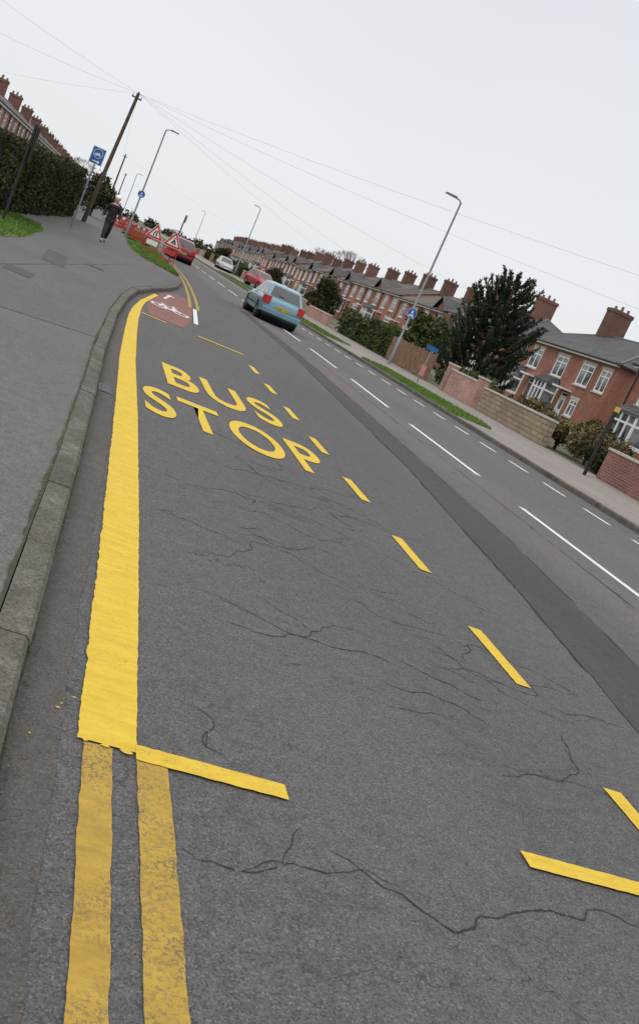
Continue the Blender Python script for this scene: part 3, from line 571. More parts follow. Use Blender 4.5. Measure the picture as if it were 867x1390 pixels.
def fence(x,y0,y1,h):
    F=thing('timber_fence','brown close-boarded timber fence beside the pavement','fence',(x,y0,ZP)); L=y1-y0; b=MB(); n=int(L/.12)
    for i in range(n): b.b2(0.0,.02,i*.12,i*.12+.11,.05,h+random.uniform(-.02,.02))
    b.b2(.021,.06,0,L,.25,.33); b.b2(.021,.06,0,L,h-.3,h-.22); b.obj('panel',M['fence'],F)
    for i in range(int(L/1.8)+1): MB().b2(.0215,.12,i*1.8-.05,i*1.8+.05,0,h+.08).obj('post',M['fence'],F)
fence(14.95,39.5,46,1.25)
def hedge(name,label,x0,x1,y0,y1,h0,h1,n,size,mat,xoff=lambda y:0,group=None,lump=0.12,cat='hedge'):
    H=thing(name,label,cat,(0,0,ZP),0,group)
    ys=yr(y0,y1,0.4); v=[];f=[]
    hh=lambda y: np.interp(y,[y0,y1],[h0,h1])
    def wob(a,b_,s): return lump*(np.sin(a*1.7+s)+np.sin(a*0.63+b_*2.3+s*2)+np.sin(a*3.9+b_*1.1))/2
    ins=0.12
    for y in ys:
        o=xoff(y); yy=min(max(y,y0+ins),y1-ins); H_=float(hh(y)-ins)
        v+=[(x0+o+ins,yy,0),(x0+o+ins+.0,yy,H_-.1),(x0+o+ins+.15,yy,H_),(x1+o-ins-.15,yy,H_),(x1+o-ins,yy,H_-.1),(x1+o-ins,yy,0)]
    for i in range(len(ys)-1):
        for k in range(5): a=i*6+k; f.append((a,a+1,a+7,a+6))
    f.append((0,1,2,3,4,5)); e=(len(ys)-1)*6; f.append((e,e+1,e+2,e+3,e+4,e+5))
    c=MB(); c.add(v,f); c.obj('dark_core',M['core'],H)  # solid near-black block added behind the leaf cards to fill the hedge
    T=x1-x0; L=y1-y0; P=[]
    ar=[L*h1,L*h1,L*T,T*h0*3,T*h1*2]; tot=sum(ar)
    for k,a in enumerate(ar):
        m=int(n*a/tot); U=rng.uniform(0,1,m); V=rng.uniform(0,1,m); dep=rng.exponential(0.05,m)
        if k<2: Y=y0+U*L; Hh=hh(Y); Z=V*Hh; X=(x0+dep if k==0 else x1-dep)+ (1 if k==0 else -1)*-wob(Y,Z,k)
        elif k==2: Y=y0+U*L; X=x0+V*T; Z=hh(Y)-dep+wob(Y,X,3)*.8
        elif k==3: Y=y0+dep+np.abs(wob(U*3,V,1)); X=x0+U*T; Z=V*h0
        else: Y=y1-dep; X=x0+U*T; Z=V*h1
        X=X+np.array([xoff(y) for y in Y]); P.append(np.stack([X,Y,Z],1))
    leafcloud('foliage',np.concatenate(P),size,mat,H)
    return H
hedge('hedge','tall dark clipped evergreen hedge along the pavement',-4.4,-2.9,26.0,56,2.0,2.6,60000,0.085,M['hedge'],xoff=lambda y:(y-26)*0.030)
hedge('hedge','green clipped garden hedge behind the pavement',15.2,16.4,46.6,52,1.6,1.6,9000,0.12,M['shrub'])
rr=random.Random(3)
y=53.5
while y<190:
    L=rr.choice([4.5,5.5,6.5]); t=rr.random()
    if t<0.5: gwall('garden_wall','low red brick garden wall in front of terraced house',15.0,y,y+L,rr.choice([.7,.9]),rr.choice([M['brickwall'],M['brickpink']]),True,False)
    elif t<0.82: hedge('hedge','garden hedge in front of terraced house',15.1,16.1,y,y+L,rr.uniform(1.1,1.6),rr.uniform(1.1,1.6),2500,0.17,rr.choice([M['hedge'],M['shrub']]),group='garden hedges in front of the terrace')
    else: fence(15.0,y,y+L,1.2)
    y+=L+rr.choice([0.6,2.4,2.6])
def blobs(name,label,cat,loc,bl,n,size,mat,trunk=None,group=None):
    T=thing(name,label,cat,loc,0,group); P=[]
    tot=sum(b[3]**2 for b in bl)
    for (x,y,z,r) in bl:
        m=int(n*r*r/tot); d=rng.normal(size=(m,3)); d/=np.linalg.norm(d,axis=1)[:,None]; rad=r*(1-np.abs(rng.normal(0,0.22,m)))*(1+0.25*np.sin(d[:,0]*5+x)*np.sin(d[:,1]*6+y)*np.sin(d[:,2]*5))
        q=d*rad[:,None]*np.array([1,1,.85])+np.array([x,y,z]); P.append(q[q[:,2]>0.02])
    leafcloud('crown' if trunk else 'foliage',np.concatenate(P),size,mat,T)
    b=MB()
    if trunk: b.tube([(0,0,0),(0.05,0,trunk*.5),(0,0.05,trunk)],[trunk*.05,trunk*.04,trunk*.02],8)
    else: b.tube([(0,0,0),(0,0,bl[0][2])],[.06,.03],6)
    for (x,y,z,r) in bl: b.tube([(0,0,(trunk or bl[0][2])*.35),(x*.6,y*.6,z*.75),(x,y,z)],[.05,.035,.01],6)
    b.obj('trunk' if trunk else 'stems',M['bark'],T); return T
def rb(n,sx,sy,z0,z1,r0,r1,seed):
    q=random.Random(seed); return [(q.uniform(-sx,sx),q.uniform(-sy,sy),q.uniform(z0,z1),q.uniform(r0,r1)) for _ in range(n)]
for i,(x,y,mt,s,lab) in enumerate([(16.0,30.5,'brownshrub',.95,'brown winter shrub behind stone wall'),(16.2,28.6,'brownshrub',.85,'brown winter shrub behind stone wall'),(17.2,32.6,'shrub',1.0,'green shrub behind garden wall'),(16.2,26.5,'brownshrub',1.0,'straw coloured winter shrub beside driveway'),
    (18.5,29.5,'hedge',1.1,'dark evergreen shrub in front garden'),(16.3,35.5,'brownshrub',.8,'brown shrub behind red brick wall'),(17,38.5,'shrub',1.1,'green shrub behind garden fence'),(17.5,42.5,'shrub',1.0,'green shrub behind garden fence'),(16.5,22.5,'shrub',1.0,'green shrub behind garden wall'),(15.8,24.8,'hedge',.7,'dark evergreen shrub beside driveway'),(20,34,'hedge',1.0,'dark evergreen shrub in front garden'),(19.5,25.8,'shrub',1.1,'green shrub in front garden')]):
    blobs('shrub',lab,'shrub',(x,y,ZP),[(a*s,b*s,c*s,d*s) for a,b,c,d in rb(6,.7,.9,.35,.95,.35,.6,i)],2600,.11,M[mt])
for i,(x,y,h,mt,lab) in enumerate([(18.5,52,4.0,'shrub','round green garden tree in front of houses'),(18,76,3.3,'hedge','dark evergreen tree in front garden'),(18.5,81,3.1,'shrub','green garden tree in front of terrace'),(18.5,108,3.2,'hedge','dark evergreen tree in front garden'),(-1.75,84,3.9,'hedge','dark leafy tree behind the hedge'),(17.5,150,3.2,'hedge','dark evergreen tree in front garden')]):
    blobs('tree',lab,'tree',(x,y,ZP),[(a*h/5,b*h/5,c*h/5,d*h/5) for a,b,c,d in rb(9,1.2,1.2,1.4,4.0,.8,1.3,50+i)],3500,.20,M[mt],trunk=h*.7)
def baretree(x,y,h,seed):
    q=random.Random(seed); T=thing('bare_tree','leafless winter tree behind the houses','tree',(x,y,ZP)); b=MB(); tw=MB()
    b.tube([(0,0,0),(.1,0,h*.4)],[.22,.15],8)
    def br(p,d,l,r,dep,mb):
        e=p+d*l; mb.tube([p,(p+e)/2+Vector((q.uniform(-.1,.1),)*3)*l*.3,e],[r,r*.8,r*.6],5,0,False)
        if dep>0:
            for _ in range(3 if dep>1 else 4): br(e,(d+Vector((q.uniform(-.8,.8),q.uniform(-.8,.8),q.uniform(-.1,.5)))).normalized(),l*.68,r*.6,dep-1,tw)
    for _ in range(5): br(Vector((.1,0,h*.4)),Vector((q.uniform(-.6,.6),q.uniform(-.6,.6),1)).normalized(),h*.24,.1,4,b)
    b.obj('trunk',M['bark'],T); tw.obj('crown',M['bark'],T,recalc=False)
baretree(44,178,12,1); baretree(45,205,12,2); baretree(-14,330,12,3)
P=[]
for k in range(90):
    x=rng.uniform(-60,140); y=rng.uniform(330,400); r=rng.uniform(1.5,3.0); m=220; d=rng.normal(size=(m,3)); d/=np.linalg.norm(d,axis=1)[:,None]; P.append(d*r*rng.uniform(.6,1,(m,1))+np.array([x,y,rng.uniform(0.3,1.8)]))
P=np.concatenate(P); P=P[P[:,2]>0]; o=leafcloud('distant_woodland',P,0.8,M['hedge']); o['kind']='stuff'

def monkey(x,y,H=6.9,RAD=2.35):
    T=thing('monkey_puzzle_tree','dark green spiky monkey puzzle tree in a front garden','tree',(x,y,ZP))
    b=MB(); b.tube([(0,0,0),(.05,0,H*.5),(0,.05,H*.96)],[.22,.15,.04],8)
    pts=[];dirs=[]; q=random.Random(5); nl=16
    for L in range(nl):
        t=L/(nl-1); z0=0.5+(H-1.5)*t
        R_=RAD*float(np.interp(t,[0,.2,.45,.7,.88,1],[.88,1.02,.98,.78,.56,.34]))
        nb=9 if t<.8 else 7
        for k in range(nb):
            a=2*math.pi*(k+q.random()*.6)/nb+L*.7; R2=R_*q.uniform(.72,1.14); up=q.uniform(.15,.4)+t*.8; C=[]
            n=9
            for i in range(n+1):
                s=i/n; C.append(Vector((math.cos(a)*R2*s,math.sin(a)*R2*s,z0-0.35*math.sin(s*math.pi*.9)*(1-t)+up*s*s*s*R2*.75)))
            b.tube(C[::3]+[C[-1]],[.05,.04,.035,.03,.02][:len(C[::3])+1],5,0,False)
            chains=[C[2:]]
            for j in range(3):
                i0=q.randint(3,6); d=(C[i0+1]-C[i0]).normalized(); sd=Vector((-d.y,d.x,0))*q.choice([-1,1]); l=R2*q.uniform(.25,.42)
                chains.append([C[i0]+(d*.9+sd*.6*(1-.4*s)+Vector((0,0,.55*s)))*l*s for s in [i/5 for i in range(6)]])
            for ch in chains:
                for i in range(len(ch)-1):
                    d=(ch[i+1]-ch[i]); m=max(3,int(d.length/0.010)); dn=d.normalized()
                    for _ in range(m):
                        s=q.random(); rad=Vector((q.gauss(0,1),q.gauss(0,1),q.gauss(0,1))); rad-=rad.dot(dn)*dn
                        if rad.length<1e-3: continue
                        rad.normalize(); pts.append(ch[i]+d*s+rad*.02); dirs.append(rad*.75+dn*.8)
    b.obj('trunk',M['bark'],T)
    leafcloud('crown',np.array(pts),.115,M['conifer'],T,aspect=.42,updir=np.array(dirs))
monkey(19.2,44.6)

# ------------------------------------------------------------------ street furniture
GL='street lamps along the road'
def lamp(x,y,side,label,h=8.0):
    T=thing('street_lamp',label,'street lamp',(x,y,ZP),0,GL)
    b=MB(); b.tube([(0,0,0),(0,0,1.3),(0,0,1.35),(0,0,h)],[.085,.085,.06,.045],12); b.obj('pole',M['galv'],T)
    a=MB(); a.tube([(0,0,h-.02),(side*.12,0,h+.08),(side*.3,0,h+.1)],[.04,.035,.03],8); a.obj('arm',M['galv'],T)
    l=MB(); s=side; l.add([(s*.25,-.1,h+.08),(s*.85,-.14,h+.10),(s*.85,.14,h+.10),(s*.25,.1,h+.08),(s*.28,-.07,h+.17),(s*.8,-.09,h+.16),(s*.8,.09,h+.16),(s*.28,.07,h+.17)],[(0,1,2,3),(4,5,6,7),(0,1,5,4),(1,2,6,5),(2,3,7,6),(3,0,4,7)]); l.obj('lamp_head',M['lamphead'],T)
    return T
def disc(b,c,r,n,mi,off=0.0,t=0.004):
    k=24; v=[(c[0]+r*math.cos(2*math.pi*i/k),c[1]-off,c[2]+r*math.sin(2*math.pi*i/k)) for i in range(k)]
    w_=[(x,y+t,z) for x,y,z in v]; b.add(v+w_,[tuple(range(k)),tuple(range(2*k-1,k-1,-1))]+[(i,(i+1)%k,k+(i+1)%k,k+i) for i in range(k)],mi)
def glyph(b,segs,c,sc,t,y,mi):
    for (x0,z0,x1,z1) in segs:
        A=Vector((c[0]+x0*sc,y,c[2]+z0*sc)); B=Vector((c[0]+x1*sc,y,c[2]+z1*sc)); d=(B-A).normalized(); n=Vector((-d.z,0,d.x))*t/2; b.add([A-n,B-n,B+n,A+n],[(0,1,2,3)],mi); y-=.0004
BIKE=[(-.6,-.3,-.35,.15),(-.35,.15,.3,.15),(.3,.15,.55,-.3),(-.6,-.3,0,-.3),(0,-.3,.3,.15),(0,-.3,-.4,.3),(.3,.15,.25,.35),(.25,.35,.45,.35)]
def circ(b,cx,cy,cz,r,t,mi):
    k=16; v=[];f=[]
    for i in range(k): a=2*math.pi*i/k; v+=[(cx+r*math.cos(a),cy,cz+r*math.sin(a)),(cx+(r-t)*math.cos(a),cy,cz+(r-t)*math.sin(a))]
    for i in range(k): j=(i+1)%k; f.append((2*i,2*i+1,2*j+1,2*j))
    b.add(v,f,mi)
def bikesign(T,z,y=-.08,r=.3):
    b=MB(); disc(b,(0,y,z),r,24,0,0,.006); disc(b,(0,y,z),r*.95,24,1,.004,.003)
    glyph(b,BIKE,(0,0,z-.08),r*.62,.022,y-.006,0); circ(b,-r*.37,y-.006,z-.08-r*.18,r*.2,.02,0); circ(b,r*.34,y-.006,z-.08-r*.18,r*.2,.02,0)
    b.tube([(0,y-.006,z+.12),(0,y-.007,z+.12)],.03,8,0); b.add([(-.05,y-.006,z+.01),(.05,y-.006,z+.01),(.04,y-.006,z+.09),(-.04,y-.006,z+.09)],[(0,1,2,3)],0)
    b.obj('sign_plate',[M['signwhite'],M['blue']],T,recalc=False)
LR=lamp(13.7,41.2,-1,'tall grey street lamp with round blue cycle sign on the pole',7.8); bikesign(LR,2.5,-.085,.24)
LL=lamp(1.2,64,1,'tall grey street lamp with blue sign standing on grass verge',7.2); bikesign(LL,2.9,-.085,.24)
lamp(14.2,105,-1,'grey street lamp beside terraced houses',7.7); lamp(15.2,180,-1,'grey street lamp beside terraced houses',7.4); lamp(1.2,150,1,'grey street lamp on grass verge',7.4)
T=thing('cycle_route_sign','blue rectangular cycle route sign on grey post by hedge','sign',(-1.28,38.5,ZP))
MB().tube([(0,0,0),(0,0,3.25)],.035,10).obj('post',M['galv'],T)
b=MB(); b.b2(-.26,.26,-.06,-.045,2.60,3.25,0); b.b2(-.235,.235,-.064,-.0602,2.625,3.225,1)
disc(b,(0,-.064,3.01),.18,24,0,.003,.002)
disc(b,(0,-.064,3.01),.165,24,1,.006,.002)
glyph(b,BIKE,(0,0,2.99),.13,.024,-.073,0); circ(b,-.075,-.073,2.96,.05,.018,0); circ(b,.07,-.073,2.96,.05,.018,0)
glyph(b,[(-.8,0,.8,0),(.45,.3,.8,0),(.45,-.3,.8,0)],(0,0,2.71),.16,.035,-.068,0)
b.obj('sign_plate',[M['signwhite'],M['blue']],T,recalc=False)
T=thing('bus_stop_post','dark bus stop post with black timetable panel on grass','bus stop',(-2.35,24.6,ZP),R(25))
MB().tube([(0,0,0),(0,0,2.45)],.035,10).obj('post',M['black'],T)
b=MB(); b.b2(.045,.075,-.16,.16,1.55,2.4); b.obj('timetable_panel',M['black'],T)
b=MB(); b.b2(.076,.080,-.13,.13,1.65,2.3); b.obj('timetable',M['lead'],T)
T=thing('notice_post','grey post with blue plate and pink notice on pavement','sign',(12.8,34.4,ZP))
MB().tube([(0,0,0),(0,0,1.5)],.03,10).obj('post',M['galv'],T)
MB().b2(-.24,.24,-.06,-.036,1.32,1.5).obj('blue_plate',M['blue'],T); MB().b2(-.10,.10,-.06,-.036,.30,.72).obj('notice',M['pink'],T)
T=thing('marker_post','black post with small yellow plate on top','sign',(13.55,21.9,ZP))
b=MB(); b.b2(-.035,.035,-.035,.035,0,2.0); b.obj('post',M['black'],T); b=MB(); b.b2(-.075,.075,-.06,-.037,1.84,1.98); b.obj('yellow_plate',M['signyellow'],T)
def triangle_sign(x,y,rz,label,kind):
    T=thing('roadworks_sign',label,'sign',(x,y,ZP),rz,'temporary red and white roadworks signs on the verge'); s=.84; h=s*.866; zb=.82
    def tri(b,sc,yy,mi,t=.004):
        cz=zb+h/3; P=[(-s/2*sc,cz-h/3*sc),(s/2*sc,cz-h/3*sc),(0,cz+2*h/3*sc)]
        b.prism(P,t,mi,((0,yy,0),(1,0,0),(0,0,1),(0,1,0)))
    b=MB(); tri(b,1.12,-.02,0,.02); tri(b,1.04,-.024,1,.003); tri(b,.68,-.028,0,.003)
    cz=zb+h/3
    if kind: 
        glyph(b,[(-.5,-.5,-.1,.1),(.1,-.5,-.1,.1),(-.1,.1,.0,.6),(0,.45,.35,.1),(.2,.25,.55,-.45)],(0,0,cz),.22,.06,-.030,2); disc(b,(.02,-.0285,cz+.19),.04,24,2,0,.001)
        b.add([(.02,-.033,cz-.11),(.17,-.033,cz-.11),(.12,-.033,cz-.04)],[(0,1,2)],2)
    else: glyph(b,[(-.35,-.6,-.35,0),(-.35,0,-.1,.3),(-.1,.3,-.1,.7),(.3,-.6,.3,.7)],(0,0,cz),.22,.06,-.030,2)
    b.obj('sign_plate',[M['signwhite'],M['signred'],M['black']],T,recalc=False)
    b=MB(); b.b2(-.38,-.34,0.0,.03,0,.95); b.b2(.34,.38,0.0,.03,0,.95); b.b2(-.38,.38,.031,.05,.72,.76); b.b2(-.34,.34,0,.03,.12,.2); b.box((-.36,.25,.45),(.03,.03,1.0),mat=Matrix.Rotation(R(25),3,'X')); b.box((.36,.25,.45),(.03,.03,1.0),mat=Matrix.Rotation(R(25),3,'X')); b.obj('frame',M['plastic'],T)
    b=MB(); b.b2(-.30,.30,-.025,-.0,.42,.66,0); b.obj('supplementary_plate',M['plastic' if kind else 'signwhite'],T)
triangle_sign(3.05,46.6,R(-4),'red triangular men at work sign on a red frame',True)
triangle_sign(2.35,51.5,R(3),'red triangular road narrows sign on a red frame',False)
T=thing('road_sign','round sign seen edge on, on dark post by kerb','sign',(3.55,52.5,ZP),R(75))
MB().tube([(0,0,0),(0,0,2.6)],.035,8).obj('post',M['black'],T); b=MB(); disc(b,(0,-.06,2.4),.22,24,0,0,.01); b.obj('sign_plate',M['galv'],T)
GB='red and white plastic pedestrian barriers around roadworks'
def barrier():
    T=thing('barrier','red plastic pedestrian barrier with white reflective stripe','barrier',(2.1,63,ZP),0.9,GB)
    b=MB(); L=1.9
    b.b2(-L/2,L/2,-.025,.025,.85,1.0); b.b2(-L/2,L/2,-.025,.025,.55,.65); b.b2(-L/2,L/2,-.025,.025,.12,.35)
    for i in range(9): xx=-L/2+.03+(L-.06)*i/8; b.b2(xx-.03,xx+.03,-.02,.02,.35,.55); b.b2(xx-.03,xx+.03,-.02,.02,.65,.85)
    for i in range(3): xx=-L/2+.35+i*.6; b.b2(xx-.11,xx+.11,-.029,-.0252,.86,.99,1)
    b.obj('barrier_panel',[M['plastic'],M['signwhite']],T)
    for sx in (-.8,.8): MB().b2(sx-.05,sx+.05,-.3,.3,0,.1).obj('foot',M['rubber'],T)
    return T
B0=barrier()
for (x,y,a) in [(1.5,72,1.3),(.9,79,.2),(1.2,90,1.5),(.6,102,.2)]: dup(B0,loc=(x,y,ZP),rz=a)

GP='wooden telegraph poles along the pavement'
def tpole(x,y,h,label,lean=0.0):
    T=thing('telegraph_pole',label,'telegraph pole',(x,y,ZP),0,GP); T.rotation_euler=(0,lean,0)
    MB().tube([(0,0,0),(0,0,h)],[.14,.09],10).obj('pole',M['wood'],T)
    b=MB(); b.b2(-.28,.28,-.12,-.08,h-.30,h-.22); b.tube([(-.24,-.1,h-.22),(-.24,-.1,h-.12)],.025,6); b.tube([(.24,-.1,h-.22),(.24,-.1,h-.12)],.025,6); b.tube([(0,0,h),(0,0,h+.1)],.05,6); b.obj('crossarm',M['wood'],T)
tpole(-1.35,56,7.6,'tall wooden telegraph pole beside hedge with many wires',R(2.6)); tpole(-1.1,124,7.9,'wooden telegraph pole further along the pavement'); tpole(-.4,190,8.2,'wooden telegraph pole further along the pavement')
def wire(a,b_,sag=0.5,r=.0042):
    a=Vector(a);b_=Vector(b_); n=16; P=[a.lerp(b_,i/n)-Vector((0,0,4*sag*(i/n)*(1-i/n))) for i in range(n+1)]
    m=MB(); m.tube(P,r,5); o=m.obj('overhead_wire',M['wire']); tag(o,'thin overhead telephone wire strung from wooden pole','wire','overhead telephone wires')
PT=(-1.0,55.9,7.7)
for e,s in [((26.0,20,7.0),.4),((26.0,25,6.0),.5),((28.7,49,5.1),.6),((28.7,80,4.9),.5),((28.7,100,4.9),.5),((-9.2,66,6.4),.1),((-9.4,56,7.4),.1),((-9.4,50,8.4),.1),((-1.1,124,7.9),.9)]: wire(PT,e,s)
for e in [(28.7,140,5),(-.4,190,8.2)]: wire((-1.1,124,7.9),e,.5)

# ------------------------------------------------------------------ cars
def wheel(parent,x,y,r,side):
    b=MB(); w_=.19; s=side
    prof=[(.6*r,0),(.94*r,0),(r,.03),(r,w_-.03),(.94*r,w_)]; n=24; v=[];f=[]
    for (rad,d) in prof:
        for k in range(n): a=2*math.pi*k/n; v.append((x-s*d,y+rad*math.cos(a),r+rad*math.sin(a)))
    for i in range(len(prof)-1):
        for k in range(n): f.append((i*n+k,i*n+(k+1)%n,(i+1)*n+(k+1)%n,(i+1)*n+k))
    f.append(tuple(range((len(prof)-1)*n,len(prof)*n))); b.add(v,f,0,True); wo=b.obj('wheel',M['rubber'],parent)
    rm=MB()
    rm.tube([(x-s*.06,y,r),(x-s*.03,y,r)],[.62*r,.60*r],24,0); rm.tube([(x-s*.02,y,r),(x+s*.005,y,r)],[.16*r,.14*r],12,0)
    for k in range(6):
        a=2*math.pi*k/6; rm.box((x-s*.02,y+.33*r*math.cos(a),r+.33*r*math.sin(a)),(.02,.5*r,.11*r),0,mat=Matrix.Rotation(a,3,'X'))
    rm.obj('rim',M['alloy'],wo)
def quadpanel(corners,inset,off,centre):
    c=[Vector(k) for k in corners]; n=(c[1]-c[0]).cross(c[3]-c[0]).normalized()
    if n.dot((c[0]+c[2])/2-Vector(centre))<0: n=-n
    def bl(u,v): return (c[0]*(1-u)*(1-v)+c[1]*u*(1-v)+c[2]*u*v+c[3]*(1-u)*v)+n*off
    a,b_,d,e=inset; return [bl(a,d),bl(b_,d),bl(b_,e),bl(a,e)]
def car(name,label,color,loc,rz,L=4.05,W=1.68,H=1.42,roofrail=False,hatch=True):
    T=thing(name,label,'car',loc,rz); h=L/2; w_=W/2; mt=carpaint(name+'_paint_%d'%int(loc[1]),color)
    bz=H*.635; ya=(-h+.72,h-.78); rw=.30
    base=[(-h,.80,.42,bz-.16),(-h+.05,.92,.30,bz-.07),(-h+.18,.975,.24,bz-.01),(-h+.5,1.0,.20,bz),(-h*.35,1.0,.19,bz),(h*.15,1.0,.19,bz-.01),(h*.45,1.0,.19,bz-.03),(h*.62,.985,.20,bz-.10),(h*.82,.96,.22,bz-.18),(h-.14,.90,.26,bz-.26),(h-.03,.80,.32,bz-.34),(h,.70,.38,bz-.42)]
    yb=[s[0] for s in base]; ys=sorted(set([round(k,3) for k in yb]+[round(y0+(rw+.05)*math.cos(R(a)),3) for y0 in ya for a in range(0,181,20)]))
    S=[(y,)+tuple(float(np.interp(y,yb,[s[j] for s in base])) for j in (1,2,3)) for y in ys]
    v=[];f=[]
    for (y,k,zb,zt) in S:
        a=w_*k; hgt=zt-zb; arch=zb
        for y0 in ya:
            dd=(rw+.05)**2-(y-y0)**2
            if dd>-1e-4: arch=max(arch,rw+math.sqrt(max(dd,0)))
        zs=[max(z,arch) for z in (zb,zb+hgt*.12,zb+hgt*.4,zb+hgt*.62)]
        inner=w_*.74
        half=[(0,zb),(inner,zb),(inner+.001,max(zb,arch)),(a*.965,zs[1]),(a*.995,zs[2]),(a,max(zs[3],arch+.01)),(a*.975,max(zb+hgt*.86,arch+.03)),(a*.90,zt),(0,zt+.025)]
        ringp=half+[(-x,z) for x,z in half[-2:0:-1]]
        v+=[(x,y,z) for x,z in ringp]; K=len(ringp)
    for i in range(len(S)-1):
        for k in range(K): f.append((i*K+k,i*K+(k+1)%K,(i+1)*K+(k+1)%K,(i+1)*K+k))
    f.append(tuple(range(K))); f.append(tuple(range((len(S)-1)*K,len(S)*K)))
    b=MB(); b.add(v,f,0,False)
    body=b.obj('body',mt,T)
    for pl in body.data.polygons: pl.use_smooth=True
    em=body.modifiers.new('e','EDGE_SPLIT'); em.split_angle=R(38)
    yb0,yb1=-h+.16,h*.46; yt0,yt1=(-h+.62 if hatch else -h+.75),h*.06; zb=bz-.02; wb=w_*.90; wt=w_*.70
    B=[(-wb,yb0,zb),(wb,yb0,zb),(wb,yb1,zb-.03),(-wb,yb1,zb-.03)]; Tp=[(-wt,yt0,H-.05),(wt,yt0,H-.05),(wt,yt1,H-.04),(-wt,yt1,H-.04)]
    ym=(yt0+yt1)/2; M1=[(-wt*.94,ym,H),(wt*.94,ym,H)]
    cb=MB(); cb.add(B+Tp+M1,[(0,1,5,4),(2,3,7,6),(1,2,6,9,5),(3,0,4,8,7),(4,5,9,8),(8,9,6,7),(0,1,2,3)],0)
    cb.obj('roof',mt,T,bevel=.07)
    cen=(0,0,bz)
    def pan(nm,cs,inset,m=M['carglass']):
        q=quadpanel(cs,inset,.004,cen); q2=quadpanel(cs,inset,-.02,cen); mb=MB(); mb.add(q+q2,[(0,1,2,3),(7,6,5,4),(0,1,5,4),(1,2,6,5),(2,3,7,6),(3,0,4,7)]); return mb.obj(nm,m,T)
    pan('rear_window',[B[0],B[1],Tp[1],Tp[0]],(.09,.91,.12,.88)); pan('windscreen',[B[3],B[2],Tp[2],Tp[3]],(.06,.94,.06,.92))
    for sgn,(i0,i1) in ((1,(1,2)),(-1,(0,3))):
        cs=[B[i0],B[i1],Tp[i1],Tp[i0]]
        pan('side_window',cs,(.06,.24,.14,.84)); pan('side_window',cs,(.27,.56,.08,.88)); pan('side_window',cs,(.59,.93,.08,.88))
    for s in (-1,1):
        mb=MB(); mb.box((s*w_*.80,-h+.05,bz-.13),(w_*.30,.14,.30)); mb.box((s*w_*.93,-h+.20,bz-.12),(.07,.2,.26)); mb.obj('tail_light',M['taillight'],T,bevel=.02)
        mb=MB(); mb.box((s*w_*.66,h-.08,bz-.30),(w_*.40,.16,.15)); mb.obj('headlight',M['headlight'],T,bevel=.03)
        mb=MB(); mb.box((s*(w_+.07),h*.34,bz+.03),(.16,.09,.12)); mb.obj('wing_mirror',mt,T,bevel=.03)
    mb=MB(); mb.box((0,-h+.01,.43),(W*.90,.14,.20)); mb.box((0,-h+.05,.30),(W*.82,.12,.10),1); mb.obj('rear_bumper',[mt,M['trim']],T,bevel=.03)
    mb=MB(); mb.box((0,h-.02,.36),(W*.80,.14,.20)); mb.box((0,h+.01,.47),(W*.42,.10,.07),1); mb.obj('front_bumper',[mt,M['trim']],T,bevel=.03)
    pl=MB(); pl.box((0,-h-.015,.62),(.52,.05,.115),0)
    for k in range(7): xx=-.2+.065*k+(.03 if k>3 else 0); pl.b2(xx-.018,xx+.012,-h-.043,-h-.0405,.585,.655,1)
    pl.obj('number_plate',[M['signyellow'],M['black']],T); MB().box((0,h+.065,.36),(.52,.02,.115)).obj('number_plate',M['signwhite'],T)
    ww=MB(); ww.box((0,yb0+.10,bz+.09),(.5,.015,.02),0,mat=Matrix.Rotation(R(12),3,'Y')); ww.obj('wiper',M['trim'],T)
    for yy in ya:
        mb=MB(); mb.tube([(-w_*.73,yy,rw+.0),(w_*.73,yy,rw+.0)],[rw+.045]*2,20); mb.obj('wheel_arch',M['trim'],T)
        for s in (-1,1): wheel(T,s*(w_-.02),yy,rw,s)
    for s in (-1,1):
        mb=MB(); mb.box((s*w_,0,.47),(.018,L-2.35,.05)); mb.obj('side_trim',M['trim'],T)
        if roofrail: MB().tube([(s*wt*.9,yt0+.15,H-.02),(s*wt*.9,yt0+.25,H+.04),(s*wt*.9,yt1-.3,H+.04),(s*wt*.9,yt1-.2,H-.02)],.014,6).obj('roof_rail',M['alloy'],T)
    MB().tube([(0,yt0+.15,H-.02),(0,yt0-.05,H+.22)],.006,5).obj('aerial',M['trim'],T)
    return T
car('blue_car','pale blue hatchback driving away along the road',(0.15,0.29,0.36),(6.55,35.2,0),R(1),3.95,1.64,1.43)
car('red_car','dark red hatchback driving away beside roadworks',(0.20,0.012,0.015),(5.1,67.5,0),R(1),4.1,1.75,1.55)
car('silver_car','silver hatchback facing the camera beside terraced houses',(0.42,0.44,0.46),(13.0,106,ZP),math.pi,4.1,1.72,1.45)
car('red_car','bright red hatchback parked beside the pavement',(0.45,0.035,0.04),(13.7,83,ZP),math.pi+R(15),4.2,1.75,1.6)

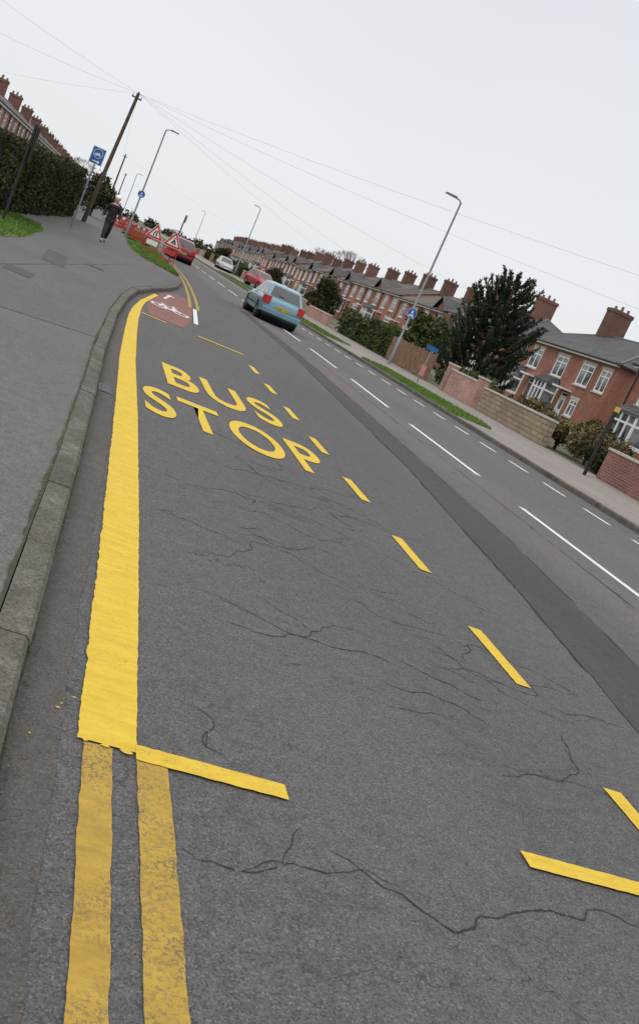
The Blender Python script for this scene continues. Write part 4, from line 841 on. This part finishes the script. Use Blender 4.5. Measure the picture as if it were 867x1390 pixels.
# ------------------------------------------------------------------ person
def skinmesh(name,nodes,edges,mat,parent,levels=1,root=0):
    me=bpy.data.meshes.new(name); me.from_pydata([n[:3] for n in nodes],edges,[]); o=bpy.data.objects.new(name,me); COL.objects.link(o)
    o.modifiers.new('s','SKIN'); sv=me.skin_vertices[0].data
    for i,n in enumerate(nodes): sv[i].radius=(n[3],n[4] if len(n)>4 else n[3]); sv[i].use_root=(i==root)
    ss=o.modifiers.new('d','SUBSURF'); ss.levels=levels; ss.render_levels=levels
    bpy.context.view_layer.update(); dg=bpy.context.evaluated_depsgraph_get(); m2=bpy.data.meshes.new_from_object(o.evaluated_get(dg)); bpy.data.objects.remove(o)
    m2.materials.clear(); m2.materials.append(mat)
    for pl in m2.polygons: pl.use_smooth=True
    r=bpy.data.objects.new(name,m2); reg(r,parent); return r
def person(loc,rz):
    T=thing('person','person with white hair walking in dark coat and trousers','person',loc,rz); T.scale=(1.04,1.04,1.04)
    n=[(0,0,.95,.13,.10),(0,0,1.12,.12,.09),(0,.01,1.32,.15,.10),(0,.01,1.46,.09,.07),(0,.015,1.53,.05,.05),(0,.02,1.60,.085,.095),(0,.025,1.68,.095,.11),(0,.02,1.76,.07,.08),
       (.18,0,1.42,.055),(.24,-.08,1.16,.042),(.23,.06,.94,.032),(.23,.08,.87,.03),(-.18,0,1.42,.055),(-.25,.03,1.16,.042),(-.23,.22,.98,.032),(-.23,.25,.93,.03),
       (.09,0,.90,.085),(.09,.16,.50,.058),(.09,.28,.11,.04),(.09,.38,.05,.035),(-.09,0,.90,.085),(-.09,.02,.50,.058),(-.09,-.25,.16,.04),(-.09,-.19,.05,.035)]
    e=[(0,1),(1,2),(2,3),(3,4),(4,5),(5,6),(6,7),(3,8),(8,9),(9,10),(10,11),(3,12),(12,13),(13,14),(14,15),(0,16),(16,17),(17,18),(18,19),(0,20),(20,21),(21,22),(22,23)]
    for (hx,hy,hz,base,s) in ((.23,.08,.87,11,-1),(-.23,.25,.93,15,1)):
        for k in range(4):
            i=len(n); L=[.07,.08,.075,.06][k]; xx=hx+(k-1.5)*.006; yy=hy+.03-(k)*.02
            n+=[(xx,yy,hz-.05,.009),(xx+s*.01,yy+.005,hz-.05-L*.55,.008),(xx+s*.02,yy,hz-.05-L,.007)]; e+=[(base,i),(i,i+1),(i+1,i+2)]
        i=len(n); n+=[(hx+s*.02,hy+.04,hz-.02,.010),(hx+s*.03,hy+.05,hz-.06,.008)]; e+=[(base,i),(i,i+1)]
    body=skinmesh('body',n,e,M['skin'],T,1)
    skinmesh('coat',[(0,0,.74,.20,.145),(0,0,.95,.19,.14),(0,0,1.12,.18,.135),(0,.01,1.34,.195,.135),(0,0,1.45,.12,.09),(.19,0,1.40,.08),(.26,-.08,1.16,.065),(.245,.06,.95,.052),(-.19,0,1.40,.08),(-.27,.03,1.16,.065),(-.245,.21,.99,.052),(0,0,1.49,.075,.07)],
        [(0,1),(1,2),(2,3),(3,4),(4,11),(4,5),(5,6),(6,7),(4,8),(8,9),(9,10)],M['coat'],T,1,1)
    skinmesh('trousers',[(0,0,.93,.14,.11),(.09,0,.86,.10),(.09,.16,.50,.085),(.09,.275,.12,.07),(-.09,0,.86,.10),(-.09,.02,.50,.085),(-.09,-.24,.17,.07)],[(0,1),(1,2),(2,3),(0,4),(4,5),(5,6)],M['trousers'],T,1)
    skinmesh('hair',[(0,-.04,1.65,.12,.085),(0,-.015,1.76,.135,.135),(0,.02,1.82,.12,.13)],[(0,1),(1,2)],M['hair'],T,1)
    for (x,y,z,pit) in ((.09,.33,.045,0),(-.09,-.20,.06,-.4)):
        skinmesh('shoe',[(x,y-.08,z+.02,.05,.05),(x,y+.04,z,.05,.04),(x,y+.15,z-.012,.038,.03)],[(0,1),(1,2)],M['shoe'],T,1)
    f=MB()
    for s in (-1,1): f.tube([(s*.033,.125,1.685),(s*.033,.134,1.685)],.010,6)
    f.box((0,.125,1.62),(.045,.012,.010)); f.obj('eyes_and_mouth',M['black'],body)
    f=MB(); f.tube([(0,.11,1.675),(0,.150,1.648),(0,.12,1.64)],[.010,.016,.008],6); f.obj('nose',M['skin'],body)
    for s in (-1,1): MB().tube([(s*.088,.01,1.66),(s*.10,.005,1.69)],[.012,.018],6).obj('ear',M['skin'],body)
person((-.02,38.5,ZP),math.pi+R(8))
